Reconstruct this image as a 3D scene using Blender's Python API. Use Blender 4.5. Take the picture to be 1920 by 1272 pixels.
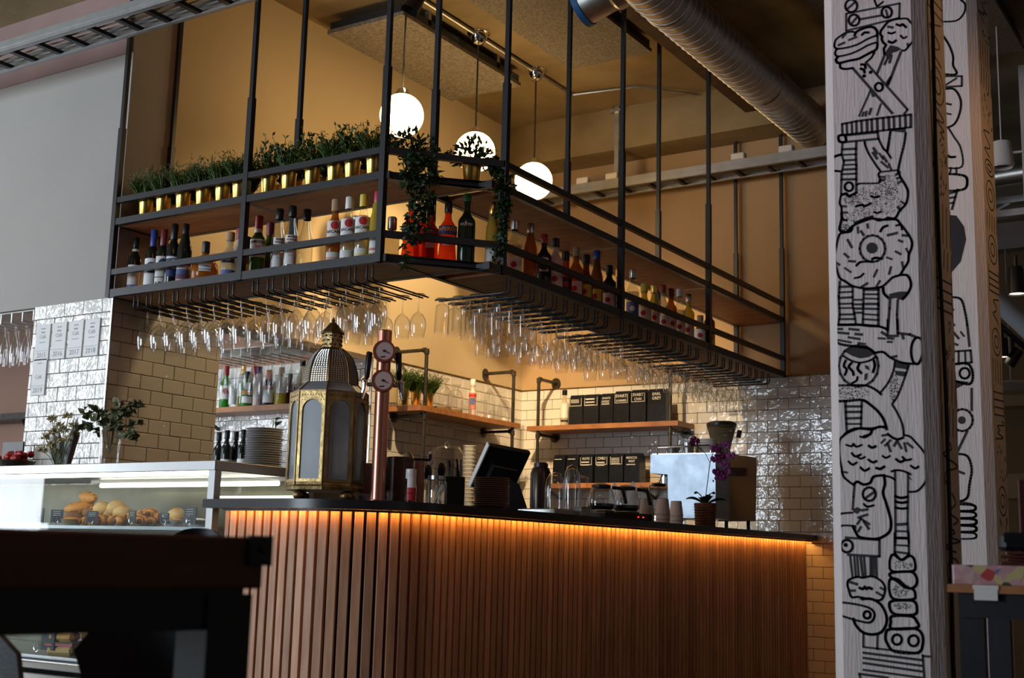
import bpy, bmesh, math, random
from mathutils import Vector, Matrix
R = math.radians
rnd = random.Random(11)
scene = bpy.context.scene
for o in list(bpy.data.objects):
    bpy.data.objects.remove(o)
COL = scene.collection

# ------------------------------------------------------------------ camera
CAM = Vector((0.0, 0.0, 0.95))
FPX = 2368.7                                   # focal length in pixels of the 1920x1272 frame
yaw, pitch, roll = R(32.768), R(9.822), R(1.497)
fwd = Vector((-math.sin(yaw)*math.cos(pitch), math.cos(yaw)*math.cos(pitch), math.sin(pitch)))
rt0 = Vector((math.cos(yaw), math.sin(yaw), 0)); up0 = rt0.cross(fwd)
rgt = rt0*math.cos(roll) + up0*math.sin(roll)
upv = -rt0*math.sin(roll) + up0*math.cos(roll)
cd = bpy.data.cameras.new('camera'); cam = bpy.data.objects.new('camera', cd); COL.objects.link(cam)
cd.sensor_width = 36; cd.sensor_fit = 'HORIZONTAL'; cd.lens = FPX/1920*36; cd.clip_start = 0.05
m = Matrix((rgt, upv, -fwd)).transposed().to_4x4(); m.translation = CAM; cam.matrix_world = m
cd.dof.use_dof = True; cd.dof.focus_distance = 5.7; cd.dof.aperture_fstop = 6.3
scene.camera = cam

# ------------------------------------------------------------------ light and exposure
scene.view_settings.view_transform = 'Standard'; scene.view_settings.look = 'None'
scene.view_settings.gamma = 1; scene.view_settings.use_curve_mapping = False
scene.view_settings.exposure = 0.0
scene.cycles.transparent_max_bounces = 28; scene.cycles.adaptive_threshold = .025
scene.cycles.max_bounces = 8; scene.cycles.diffuse_bounces = 4; scene.cycles.glossy_bounces = 4
scene.cycles.transmission_bounces = 6; scene.cycles.caustics_reflective = False; scene.cycles.caustics_refractive = False
scene.cycles.sample_clamp_indirect = 4.0
scene.cycles.use_denoising = True
w = bpy.data.worlds.new('overcast_sky'); scene.world = w; w.use_nodes = True
w.node_tree.nodes['Background'].inputs[0].default_value = (0.62, 0.78, 1.0, 1); w.node_tree.nodes['Background'].inputs[1].default_value = 1.0
def area(name, loc, target, sx, sy, power, col):
    l = bpy.data.lights.new(name, 'AREA'); l.shape = 'RECTANGLE'; l.size = sx; l.size_y = sy; l.energy = power; l.color = col
    o = bpy.data.objects.new(name, l); COL.objects.link(o); o.location = loc
    o.rotation_euler = (Vector(target)-Vector(loc)).to_track_quat('-Z', 'Y').to_euler(); return o
def point(name, loc, power, col, r=0.1):
    l = bpy.data.lights.new(name, 'POINT'); l.energy = power; l.color = col; l.shadow_soft_size = r
    o = bpy.data.objects.new(name, l); COL.objects.link(o); o.location = loc; return o
# daylight through the two street windows (one in the left wall, one behind the camera)
area('window_daylight_left', (-9.9, .45, 2.0), (0, .45, 2.0), 1.1, 2.9, 88, (0.88, 0.94, 1.0))
area('window_daylight_far', (-9.9, 2.65, 2.0), (0, 2.65, 2.0), 1.3, 2.9, 104, (0.88, 0.94, 1.0))
area('window_daylight_street', (-7.2, -4.85, 2.0), (-7.2, 5, 2.0), 3.6, 2.7, 400, (0.78, 0.89, 1.0))

# ------------------------------------------------------------------ helpers
def ray(x, y): return fwd + rgt*((x-960)/FPX) - upv*((y-636)/FPX)
def on(ax, val, x, y):
    d = ray(x, y); t = (val-CAM[ax])/d[ax]; return CAM + d*t
def at(x, y, dep): return CAM + ray(x, y)*dep

class MB:
    "collects geometry of one mesh"
    def __init__(s): s.v = []; s.f = []
    def add(s, vs, fs):
        n = len(s.v); s.v += [tuple(v) for v in vs]; s.f += [tuple(i+n for i in f) for f in fs]; return s
    def box(s, c, d, rot=None, bev=0.0):
        hx, hy, hz = d[0]/2, d[1]/2, d[2]/2
        if bev > 0:
            b = min(bev, hx*.9, hy*.9, hz*.9); vs = []; 
            bm = bmesh.new(); bmesh.ops.create_cube(bm, size=1)
            for v in bm.verts: v.co = Vector((v.co.x*d[0], v.co.y*d[1], v.co.z*d[2]))
            bmesh.ops.bevel(bm, geom=bm.edges[:]+bm.verts[:], offset=b, segments=1, affect='EDGES', profile=.5)
            bm.verts.index_update()
            vs = [v.co.copy() for v in bm.verts]; fs = [[v.index for v in f.verts] for f in bm.faces]; bm.free()
        else:
            vs = [Vector((sx*hx, sy*hy, sz*hz)) for sz in (-1, 1) for sy in (-1, 1) for sx in (-1, 1)]
            fs = [(0,2,3,1), (4,5,7,6), (0,1,5,4), (2,6,7,3), (0,4,6,2), (1,3,7,5)]
        if rot is not None: vs = [rot @ v for v in vs]
        return s.add([v+Vector(c) for v in vs], fs)
    def bar(s, a, b, w_, h_=None, up=(0, 0, 1)):
        a = Vector(a); b = Vector(b); h_ = h_ or w_; d = (b-a); L = d.length; d.normalize()
        up = Vector(up)
        if abs(d.dot(up)) > .98: up = Vector((0, 1, 0))
        x = d.cross(up).normalized(); z = x.cross(d)
        rot = Matrix((x, d, z)).transposed()
        return s.box((a+b)/2, (w_, L, h_), rot)
    def lathe(s, prof, n=20, c=(0, 0, 0), cap=False, axis=None):
        vs = []; fs = []; k = len(prof)
        for i in range(n):
            a = 2*math.pi*i/n; ca, sa = math.cos(a), math.sin(a)
            for r_, z_ in prof: vs.append(Vector((r_*ca, r_*sa, z_)))
        for i in range(n):
            j = (i+1) % n
            for q in range(k-1): fs.append((i*k+q, j*k+q, j*k+q+1, i*k+q+1))
        if cap:
            fs.append(tuple(i*k for i in range(n))[::-1]); fs.append(tuple(i*k+k-1 for i in range(n)))
        if axis is not None: vs = [axis @ v for v in vs]
        return s.add([v+Vector(c) for v in vs], fs)
    def tube(s, pts, r_, n=8, cap=True, closed=False):
        pts = [Vector(p) for p in pts]; rs = r_ if isinstance(r_, (list, tuple)) else [r_]*len(pts)
        vs = []; fs = []; N = len(pts); prev = None
        for i, p in enumerate(pts):
            if closed: d = pts[(i+1) % N]-pts[i-1]
            else: d = pts[min(i+1, N-1)]-pts[max(i-1, 0)]
            d.normalize()
            if prev is None:
                u_ = d.orthogonal().normalized()
            else:
                u_ = (prev-d*prev.dot(d))
                u_ = u_.normalized() if u_.length > 1e-6 else d.orthogonal().normalized()
            prev = u_; v_ = d.cross(u_)
            for k in range(n):
                a = 2*math.pi*k/n; vs.append(p+(u_*math.cos(a)+v_*math.sin(a))*rs[i])
        for i in range(N if closed else N-1):
            i2 = (i+1) % N
            for k in range(n): fs.append((i*n+k, i*n+(k+1) % n, i2*n+(k+1) % n, i2*n+k))
        if cap and not closed:
            fs.append(tuple(range(n))[::-1]); fs.append(tuple((N-1)*n+k for k in range(n)))
        return s.add(vs, fs)
    def prism(s, poly, z0, z1, M_=None):
        n = len(poly); vs = [Vector((p[0], p[1], z0)) for p in poly]+[Vector((p[0], p[1], z1)) for p in poly]
        fs = [tuple(range(n))[::-1], tuple(range(n, 2*n))]+[(i, (i+1) % n, n+(i+1) % n, n+i) for i in range(n)]
        if M_ is not None: vs = [M_ @ v for v in vs]
        return s.add(vs, fs)
    def ball(s, c, r_, nu=12, nv=8, sc=(1, 1, 1)):
        prof = [(max(r_*math.sin(math.pi*i/nv), 1e-4), -r_*math.cos(math.pi*i/nv)) for i in range(nv+1)]
        mb = MB().lathe(prof, nu); return s.add([Vector((v[0]*sc[0], v[1]*sc[1], v[2]*sc[2]))+Vector(c) for v in mb.v], mb.f)
    def mesh(s, name, mat, smooth=35):
        me = bpy.data.meshes.new(name); me.from_pydata(s.v, [], s.f)
        if mat is not None: me.materials.append(mat)
        if smooth:
            me.shade_smooth(); me.set_sharp_from_angle(angle=R(smooth))
        return me

def link(name, data, parent=None, loc=None, rot=None, scl=None):
    o = bpy.data.objects.new(name, data); COL.objects.link(o)
    if parent is not None: o.parent = parent
    if loc is not None: o.location = loc
    if rot is not None: o.rotation_euler = rot
    if scl is not None: o.scale = scl
    return o
def obj(name, mb, mat, parent=None, loc=None, rot=None, smooth=35):
    return link(name, mb.mesh(name, mat, smooth), parent, loc, rot)
def tag(o, label, cat, group=None, kind=None):
    o['label'] = label; o['category'] = cat
    if group: o['group'] = group
    if kind: o['kind'] = kind
    return o
def thing(name, label, cat, loc=(0, 0, 0), rz=0.0, group=None):
    o = link(name, None, None, loc, (0, 0, rz)); o.empty_display_size = .05
    return tag(o, label, cat, group)
def struct(o, label=None):
    o['kind'] = 'structure'
    if label: o['label'] = label
    return o
def copy_tree(o, parent=None):
    c = o.copy(); COL.objects.link(c); c.parent = parent
    for ch in o.children: copy_tree(ch, c)
    return c

def mat(name, col, rough=.5, metal=0.0, noise=0.0, nscale=8.0, bump=0.0, bscale=30.0, trans=0.0, emit=0.0, col2=None, spec=.5, coat=0.0, stretch=None, rnd_obj=0.0, ior=1.45, alpha=1.0, detail=4):
    m = bpy.data.materials.new(name); m.use_nodes = True; nt = m.node_tree; b = nt.nodes['Principled BSDF']
    b.inputs['Base Color'].default_value = (*col, 1); b.inputs['Roughness'].default_value = rough; b.inputs['Metallic'].default_value = metal
    b.inputs['Transmission Weight'].default_value = trans; b.inputs['Specular IOR Level'].default_value = spec; b.inputs['Coat Weight'].default_value = coat
    b.inputs['IOR'].default_value = ior; b.inputs['Alpha'].default_value = alpha
    if emit: b.inputs['Emission Color'].default_value = (*col, 1); b.inputs['Emission Strength'].default_value = emit
    tc = None
    def coords():
        nonlocal tc
        if tc is None:
            t = nt.nodes.new('ShaderNodeTexCoord'); mp = nt.nodes.new('ShaderNodeMapping')
            oi = nt.nodes.new('ShaderNodeObjectInfo'); ad = nt.nodes.new('ShaderNodeVectorMath'); ad.operation = 'MULTIPLY_ADD'
            cx = nt.nodes.new('ShaderNodeCombineXYZ')
            for k in range(3): nt.links.new(oi.outputs['Random'], cx.inputs[k])
            nt.links.new(cx.outputs[0], ad.inputs[0]); ad.inputs[1].default_value = (17, 31, 23); nt.links.new(t.outputs['Object'], ad.inputs[2])
            nt.links.new(ad.outputs[0], mp.inputs[0])
            if stretch: mp.inputs['Scale'].default_value = stretch
            tc = mp
        return tc.outputs[0]
    if noise or col2:
        c2 = col2 or tuple(max(0, c*(1-noise)) for c in col)
        n = nt.nodes.new('ShaderNodeTexNoise'); n.inputs['Scale'].default_value = nscale; n.inputs['Detail'].default_value = detail
        nt.links.new(coords(), n.inputs['Vector'])
        rp = nt.nodes.new('ShaderNodeValToRGB'); rp.color_ramp.elements[0].position = .35; rp.color_ramp.elements[1].position = .68
        rp.color_ramp.elements[0].color = (*col, 1); rp.color_ramp.elements[1].color = (*c2, 1)
        nt.links.new(n.outputs['Fac'], rp.inputs[0]); out = rp.outputs[0]
    else: out = None
    if rnd_obj:
        oi = nt.nodes.new('ShaderNodeObjectInfo'); hs = nt.nodes.new('ShaderNodeHueSaturation')
        mr = nt.nodes.new('ShaderNodeMapRange'); mr.inputs['To Min'].default_value = 1-rnd_obj; mr.inputs['To Max'].default_value = 1+rnd_obj
        nt.links.new(oi.outputs['Random'], mr.inputs[0]); nt.links.new(mr.outputs[0], hs.inputs['Value'])
        if out: nt.links.new(out, hs.inputs['Color'])
        else: hs.inputs['Color'].default_value = (*col, 1)
        out = hs.outputs[0]
    if out: nt.links.new(out, b.inputs['Base Color'])
    if bump:
        n = nt.nodes.new('ShaderNodeTexNoise'); n.inputs['Scale'].default_value = bscale; n.inputs['Detail'].default_value = 3
        nt.links.new(coords(), n.inputs['Vector'])
        bp = nt.nodes.new('ShaderNodeBump'); bp.inputs['Strength'].default_value = bump; bp.inputs['Distance'].default_value = .018 if name == 'white_glaze' else .01
        nt.links.new(n.outputs['Fac'], bp.inputs['Height']); nt.links.new(bp.outputs[0], b.inputs['Normal'])
    return m
def thin_glass(name, tint=(.96, .97, .97), rough=.02, refl=1.0):
    m = bpy.data.materials.new(name); m.use_nodes = True; nt = m.node_tree; nt.nodes.clear()
    o = nt.nodes.new('ShaderNodeOutputMaterial'); mx = nt.nodes.new('ShaderNodeMixShader'); t = nt.nodes.new('ShaderNodeBsdfTransparent')
    g = nt.nodes.new('ShaderNodeBsdfGlossy'); g.inputs['Roughness'].default_value = rough; fr = nt.nodes.new('ShaderNodeFresnel'); fr.inputs[0].default_value = 1.5
    ge = nt.nodes.new('ShaderNodeNewGeometry'); ma = nt.nodes.new('ShaderNodeMath'); ma.operation = 'MULTIPLY_ADD'; ma.inputs[1].default_value = 1/1.5-1.5; ma.inputs[2].default_value = 1.5
    nt.links.new(ge.outputs['Backfacing'], ma.inputs[0]); nt.links.new(ma.outputs[0], fr.inputs[0])      # the same reflectance from either side of the thin wall
    t.inputs[0].default_value = (*tint, 1); ml = nt.nodes.new('ShaderNodeMath'); ml.operation = 'MULTIPLY'; ml.inputs[1].default_value = refl; ml.use_clamp = True
    nt.links.new(fr.outputs[0], ml.inputs[0]); nt.links.new(ml.outputs[0], mx.inputs[0]); nt.links.new(t.outputs[0], mx.inputs[1]); nt.links.new(g.outputs[0], mx.inputs[2]); nt.links.new(mx.outputs[0], o.inputs[0])
    return m
def liquid(name, col, body=.5, rough=.08):
    "coloured glass or liquid: lets tinted light through and carries a glossy skin"
    m = bpy.data.materials.new(name); m.use_nodes = True; nt = m.node_tree; b = nt.nodes['Principled BSDF']
    b.inputs['Base Color'].default_value = (*col, 1); b.inputs['Roughness'].default_value = rough
    o = nt.nodes['Material Output']; mx = nt.nodes.new('ShaderNodeMixShader'); t = nt.nodes.new('ShaderNodeBsdfTransparent')
    t.inputs[0].default_value = (*[min(1, c**.6) for c in col], 1); mx.inputs[0].default_value = body
    nt.links.new(t.outputs[0], mx.inputs[1]); nt.links.new(b.outputs[0], mx.inputs[2]); nt.links.new(mx.outputs[0], o.inputs[0])
    return m
def emis(name, col, s):
    m = bpy.data.materials.new(name); m.use_nodes = True; nt = m.node_tree; nt.nodes.clear()
    o = nt.nodes.new('ShaderNodeOutputMaterial'); e = nt.nodes.new('ShaderNodeEmission'); e.inputs[0].default_value = (*col, 1); e.inputs[1].default_value = s
    nt.links.new(e.outputs[0], o.inputs[0]); return m

M = {}
M['plaster'] = mat('plaster', (.38, .36, .338), .9, noise=.05, nscale=2, bump=.15, bscale=160)
M['plaster_back'] = mat('plaster_back', (.50, .34, .19), .9, noise=.08, nscale=1.2, bump=.15, bscale=160)
M['plaster_warm'] = mat('plaster_warm', (.60, .48, .31), .9, noise=.06, nscale=1.5, bump=.15, bscale=160)
M['pink_glow_tint'] = mat('pink_glow_tint', (.36, .24, .22), .9, noise=.35, nscale=1.2)  # pink glow and shade of the upper wall put into the colour
M['concrete'] = mat('concrete', (.34, .26, .14), .9, col2=(.17, .115, .05), nscale=1.6, bump=.3, bscale=14, detail=8)
M['fibre'] = mat('fibre_board', (.27, .235, .18), .95, col2=(.14, .12, .09), nscale=60, bump=.5, bscale=90)
M['floor'] = mat('floor_concrete', (.10, .09, .08), .5, noise=.3, nscale=2)
M['tile'] = mat('white_glaze', (.72, .70, .66), .3, rnd_obj=.04, spec=.2)
def glaze_relief(m):
    "hand made glaze: only the clear coat is wavy, the body under it is flat"
    nt = m.node_tree; b = nt.nodes['Principled BSDF']; b.inputs['Coat Weight'].default_value = 1; b.inputs['Coat Roughness'].default_value = .05; b.inputs['Coat IOR'].default_value = 1.6
    t = nt.nodes.new('ShaderNodeTexCoord'); oi = nt.nodes.new('ShaderNodeObjectInfo'); cx = nt.nodes.new('ShaderNodeCombineXYZ'); ad = nt.nodes.new('ShaderNodeVectorMath'); ad.operation = 'MULTIPLY_ADD'
    for k in range(3): nt.links.new(oi.outputs['Random'], cx.inputs[k])
    nt.links.new(cx.outputs[0], ad.inputs[0]); ad.inputs[1].default_value = (17, 31, 23); nt.links.new(t.outputs['Object'], ad.inputs[2])
    n = nt.nodes.new('ShaderNodeTexNoise'); n.inputs['Scale'].default_value = 15; n.inputs['Detail'].default_value = 2.5; nt.links.new(ad.outputs[0], n.inputs['Vector'])
    bp = nt.nodes.new('ShaderNodeBump'); bp.inputs['Strength'].default_value = 1; bp.inputs['Distance'].default_value = .0095; nt.links.new(n.outputs['Fac'], bp.inputs['Height']); nt.links.new(bp.outputs[0], b.inputs['Coat Normal'])
glaze_relief(M['tile'])
M['grout'] = mat('dark_grout', (.055, .035, .022), .95)
M['black'] = mat('black_steel', (.019, .021, .026), .38, bump=.05, bscale=60)
M['blackp'] = mat('black_plastic', (.010, .010, .012), .35)
M['board'] = mat('shelf_plywood', (.46, .21, .085), .6, col2=(.30, .125, .048), nscale=5, stretch=(1, 6, 1), detail=6)
M['oak'] = mat('oiled_oak', (.46, .20, .075), .45, col2=(.30, .12, .045), nscale=6, stretch=(1.2, 9, 2))
M['slat'] = mat('slat_wood', (.56, .32, .19), .5, col2=(.40, .20, .11), nscale=9, stretch=(6, 6, .6), rnd_obj=.22, detail=6)
M['slatback'] = mat('slat_backing', (.010, .006, .004), .9)
M['slate'] = mat('dark_counter', (.018, .018, .021), .28, noise=.3, nscale=20)
M['steel'] = mat('brushed_steel', (.46, .47, .48), .30, metal=1, bump=.03, bscale=80)
M['galv'] = mat('galvanised_steel', (.60, .59, .56), .40, metal=1, noise=.25, nscale=14)
M['zinc'] = mat('zinc_plate', (.42, .43, .44), .38, metal=.55, noise=.15, nscale=14)
M['chrome'] = mat('chrome', (.8, .8, .8), .08, metal=1)
M['gold'] = mat('gold_pot', (.85, .58, .16), .28, metal=1)
M['brass'] = mat('old_brass', (.44, .32, .14), .40, metal=1, col2=(.20, .13, .055), nscale=18, bump=.2, bscale=60)
M['brassd'] = mat('dark_brass', (.26, .17, .08), .45, metal=1, noise=.5, nscale=20)
M['copper'] = mat('copper_pink', (.56, .24, .17), .30, metal=.85)
M['pipe'] = mat('iron_pipe', (.10, .085, .065), .42, metal=.8, noise=.4, nscale=20)
M['glass'] = thin_glass('clear_glass', (.972, .976, .975), .03, 2.4)
M['pane'] = thin_glass('pane_glass', (.95, .97, .97), .01, 1.0)
M['frost'] = mat('dusty_pane', (.36, .42, .46), .22, noise=.3, nscale=4, alpha=.62)
M['white'] = mat('white_ceramic', (.78, .76, .74), .25)
M['paper'] = mat('label_paper', (.78, .75, .70), .7, noise=.06, nscale=40)
M['ink'] = mat('ink', (.015, .015, .018), .7)
M['leaf'] = mat('leaf_green', (.065, .12, .012), .5, col2=(.022, .048, .005), nscale=25)
M['leafd'] = mat('ivy_green', (.022, .06, .014), .45, col2=(.008, .025, .006), nscale=25)
M['leafo'] = mat('eucalyptus', (.19, .21, .11), .6, col2=(.08, .10, .045), nscale=15)
M['soil'] = mat('soil', (.02, .012, .007), 1)
M['paint_white'] = mat('painted_column', (.70, .65, .64), .8, noise=.08, nscale=3, bump=.35, bscale=34, stretch=(6, 6, .5))
M['globe'] = emis('globe_glow', (1.0, .66, .28), 16.5)
M['led'] = emis('led_amber', (1.0, .40, .07), 58.0)
M['tube'] = emis('cool_tube', (1.0, .96, .78), 5.0)
# ------------------------------------------------------------------ the setting
XL, YB, ZT, ZC = -5.277, 8.358, 2.24, 4.32     # left bar wall, back wall, top of the tiling, ceiling
YF, XR = 4.27, -3.089                          # outer faces of the hanging shelf
def slab(name, x0, x1, y0, y1, z0, z1, m_, label=None, parent=None):
    o = obj(name, MB().box(((x0+x1)/2, (y0+y1)/2, (z0+z1)/2), (x1-x0, y1-y0, z1-z0)), m_, parent, smooth=0)
    return struct(o, label) if parent is None else o
slab('floor', -10.2, 6.2, -5.2, 16.2, -.1, 0, M['floor'], 'dark concrete floor of the café')
slab('ceiling', -10.2, 6.2, -5.2, 16.2, ZC, ZC+.2, M['concrete'], 'stained raw concrete ceiling')
wall_left = slab('wall_left', XL-.25, XL, 4.58, YB, ZT, ZC, M['plaster_warm'], 'warm plastered side wall above the bar')
slab('wall_side', XL-.25, XL, 6.74, YB, 0, ZT, M['plaster_warm'], None, wall_left)
stub = slab('wall_pillar', -5.90, XL, 4.33, 5.10, 0, ZT, M['plaster'], 'white tiled wall pillar behind the display case')
wall_front = slab('wall_front', -10, XL, 4.33, 4.58, ZT, ZC, M['plaster'], 'pale grey plastered wall beside the hanging shelf')
slab('trim_pink_glow', -10, XL-.004, 4.318, 4.33, 3.60, ZC, M['pink_glow_tint'], 'pink gleam painted as a band high on the grey wall')  # slab only carries the pink glow and shade of the upper wall
slab('trim_2', -10, -5.45, 3.2, 4.318, 3.99, ZC, M['concrete'], 'dark concrete downstand above the grey wall')
wall_niche = slab('wall_niche', -7.4, XL, 6.49, 6.74, 0, ZT, M['plaster'], 'white tiled wall of the passage behind the bar')
slab('wall_kitchen', -10, -7.4, 6.49, 6.74, 0, ZT, mat('kitchen_plaster', (.40, .23, .16), .9, noise=.1, nscale=2), 'brown pink kitchen wall seen through the left opening')
wall_back = slab('wall_back', XL-.25, -2.3, YB, YB+.25, 0, ZC, M['plaster_back'], 'back wall of the bar, tiled below and plastered above')
slab('trim_3', XL, -3.05, 8.06, YB, 3.99, ZC, M['concrete'], 'rough concrete beam along the back wall')
slab('wall_far', -10, 6.2, 14, 14.2, 0, ZC, mat('hall_plaster', (.30, .20, .09), .9), 'far wall of the dining hall')
slab('wall_right', 6, 6.2, -5, 16, 0, ZC, M['plaster'], 'right wall of the dining hall')
def window_wall(name, ax, pos, lo, hi, w0, w1, z0, z1, n):
    mb = MB()
    def bx(u0, u1, a, b, t=.2, off=0):
        c = ((u0+u1)/2, (a+b)/2)
        return ((pos+off, c[0], c[1]), (t, u1-u0, b-a)) if ax == 0 else ((c[0], pos+off, c[1]), (u1-u0, t, b-a))
    for q in ((lo, w0, 0, ZC), (w1, hi, 0, ZC), (w0, w1, 0, z0), (w0, w1, z1, ZC)): mb.box(*bx(*q))
    struct(obj(name, mb, M['plaster'], smooth=0), 'plastered street wall with a large window')
    wn = struct(obj('window_%d' % n, MB().box(*bx(w0, w1, z0, z0+.06, .1)).box(*bx(w0, w1, z1-.06, z1, .1)), M['black'], smooth=0), 'large street window in a black frame')
    for k in range(4):
        u = w0+(w1-w0)*k/3; obj('window_mullion', MB().box(*bx(u-.03, u+.03, z0, z1, .1)), M['black'], wn, smooth=0)
    obj('pane', MB().box(*bx(w0, w1, z0, z1, .01)), M['pane'], wn, smooth=0)
window_wall('wall_street_left', 0, -10.1, -5, 4.33, -.1, 3.3, .5, 3.5, 1)
slab('wall_pier_added', -10.2, -9.95, 1.0, 2.0, 0, ZC, M['plaster'], 'unseen pier added to break up the window reflection')  # added pier leaves a gap in the window light mirrored by the tiles
window_wall('wall_street', 1, -5.1, -10, 6, -9.1, -5.3, .6, 3.4, 2)

# glazed metro tiles, each a piece of its own
TW, TH, TT, GR = .1495, .0735, .009, .003
tile_me = MB().box((0, 0, 0), (TW, TT, TH), bev=.0022).mesh('tile', M['tile'], 0)
def tile_wall(parent, o0, ang, width, z0, z1, phase=0.0, skip=None):
    ca, sa = math.cos(ang), math.sin(ang); nrm = Vector((sa, -ca, 0))
    c = Vector((o0[0]+ca*width/2, o0[1]+sa*width/2, (z0+z1)/2))
    obj('grout', MB().box(c+nrm*.003, (width, .006, z1-z0), Matrix.Rotation(ang, 3, 'Z')), M['grout'], parent, smooth=0)
    row = 0; z = z1
    while z > z0+.01:
        zt, zb = z, max(z-TH, z0); u = -(TW+GR)*((phase+.5*(row % 2)) % 1.0)
        while u < width-.008:
            a, b = max(u, 0), min(u+TW, width)
            if b-a > .01 and not (skip and skip((a+b)/2, (zt+zb)/2)):
                p = Vector((o0[0]+ca*(a+b)/2, o0[1]+sa*(a+b)/2, (zt+zb)/2))+nrm*(.007+rnd.uniform(-.0006, .0006))
                link('tile', tile_me, parent, p, (rnd.uniform(-.006, .006), 0, ang+rnd.uniform(-.006, .006)), ((b-a)/TW, 1, (zt-zb)/TH))
            u += TW+GR
        z -= TH+GR; row += 1
tile_wall(stub, (-5.90, 4.33), 0, .623, 1.0, ZT, .35)
tile_wall(stub, (XL, 4.33), R(90), .77, 1.0, ZT, .1)
tile_wall(wall_left, (XL, 6.49), R(90), YB-6.49, 1.0, ZT, .2)
tile_wall(wall_niche, (-6.75, 6.49), 0, XL+6.75, 1.25, ZT, .4)
tile_wall(wall_back, (XL, YB), 0, 2.977, .15, ZT, .6, skip=lambda u, z: z < 1.1 and u < 2.2)
# bright steel angles at the tile edges and under the lintel
struct(obj('trim_4', MB().bar((XL+.006, 4.324, 1.0), (XL+.006, 4.324, ZT), .012), M['steel']), 'steel edge trim on the tiled wall pillar')
struct(obj('trim_5', MB().bar((XL+.002, 6.488, 1.0), (XL+.002, 6.488, ZT), .014), M['steel']), 'steel edge trim at the passage corner')
struct(obj('trim_6', MB().bar((XL+.004, 5.10, ZT-.012), (XL+.004, 6.49, ZT-.012), .012, .03), M['galv']), 'grey steel lintel over the passage')
struct(obj('trim_7', MB().bar((XL+.014, 6.49, ZT+.004), (XL+.014, YB, ZT+.004), .008).bar((XL, YB-.012, ZT+.004), (-2.3, YB-.012, ZT+.004), .008), M['brassd']), 'thin metal edge along the top of the tiling')

# suspended fibre panels under the ceiling
def fibre_panel(label, x0, x1, y0, y1, z):
    t = thing('acoustic_panel', label, 'ceiling panel', ((x0+x1)/2, (y0+y1)/2, z), 0, 'grey fibre acoustic panels under the ceiling')
    obj('panel', MB().box((0, 0, .012), (x1-x0, y1-y0, .025)), M['fibre'], t, smooth=0)
    fr = MB(); dx, dy = (x1-x0)/2-.02, (y1-y0)/2-.02
    for a, b in (((-dx, -dy), (dx, -dy)), ((dx, -dy), (dx, dy)), ((dx, dy), (-dx, dy)), ((-dx, dy), (-dx, -dy))): fr.bar((*a, .05), (*b, .05), .03, .05)
    obj('frame', fr, M['black'], t, smooth=0)
    for sx in (-1, 1):
        for sy in (-1, 1): obj('hanger', MB().box((sx*dx, sy*dy*.6, .09), (.03, .03, ZC-z-.03)), M['galv'], t, smooth=0)
PZ = 4.19
fibre_panel('grey fibre acoustic panel over the first globe lamp', -5.12, -4.52, 5.70, 7.05, PZ)
fibre_panel('grey fibre acoustic panel between the lamps and the duct', -4.06, -3.46, 5.2, 6.95, PZ)
slab('wall_niche_top', -10, XL-.25, 6.49, 6.74, ZT, ZC, bpy.data.materials['kitchen_plaster'], 'plaster above the passage')
fibre_panel('grey fibre acoustic panel right of the round duct, nearer', -2.35, -1.4, 5.4, 6.9, PZ)
fibre_panel('grey fibre acoustic panel right of the round duct, farther', -2.35, -1.4, 7.15, 8.05, PZ)

# ------------------------------------------------------------------ the counter
RC = .45; CX, CY = -3.34, 4.08                 # outer curve of the worktop
def cpath(off, n=18, x0=-3.8, y1=YB):
    "outline of the counter front, inset by off: straight, quarter bend, straight"
    p = [Vector((x0, CY-RC+off, 0))]
    for i in range(n+1):
        a = -math.pi/2+math.pi/2*i/n; p.append(Vector((CX+(RC-off)*math.cos(a), CY+(RC-off)*math.sin(a), 0)))
    p.append(Vector((CX+RC-off, y1, 0))); return p
def poly_len(p): return sum((b-a).length for a, b in zip(p, p[1:]))
def along(p, s):
    for a, b in zip(p, p[1:]):
        L = (b-a).length
        if s <= L: return a+(b-a)*(s/L), (b-a).normalized()
        s -= L
    return p[-1], (p[-1]-p[-2]).normalized()
def strip_solid(p_out, p_in, z0, z1):
    poly = [(p.x, p.y) for p in p_out]+[(p.x, p.y) for p in reversed(p_in)]
    return MB().prism(poly, z0, z1)
WT = 1.15
top = obj('worktop', strip_solid(cpath(0, 24, -3.79, YB-.014), cpath(.62, 24, -3.79, YB-.014), WT-.035, WT), M['slate'], smooth=30)
tag(top, 'dark stone worktop that curves around the slatted bar', 'worktop')
bar = thing('bar_counter', 'curved bar counter clad in vertical wooden slats', 'counter', (0, 0, 0))
obj('backing', strip_solid(cpath(.10, 24, -3.72, YB-.014), cpath(.14, 24, -3.72, YB-.014), .0, WT-.036), M['slatback'], bar)
obj('end_panel', MB().box((-3.728, 3.86, .557), (.02, .30, 1.11)), M['slat'], bar, smooth=0)
sp = cpath(.088, 40, -3.715, YB-.016); L = poly_len(sp); pitch_s = .0455; n_s = int(L/pitch_s)
slat_me = MB().box((0, 0, .557), (.0345, .022, 1.107), bev=.0015).mesh('slat', M['slat'], 0)
for i in range(n_s):
    p, d = along(sp, (i+.5)*L/n_s)
    link('slat', slat_me, bar, p, (0, 0, math.atan2(d.y, d.x)))
led = thing('led_strip', 'glowing amber light strip under the edge of the bar', 'light strip', (0, 0, 0))
obj('channel', strip_solid(cpath(.040, 24, -3.715, YB-.02), cpath(.046, 24, -3.715, YB-.02), WT-.044, WT-.0352), M['black'], led)
ds = MB(); pp = cpath(.056, 40, -3.71, YB-.03); Lp = poly_len(pp); nl = int(Lp/.0167)
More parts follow.
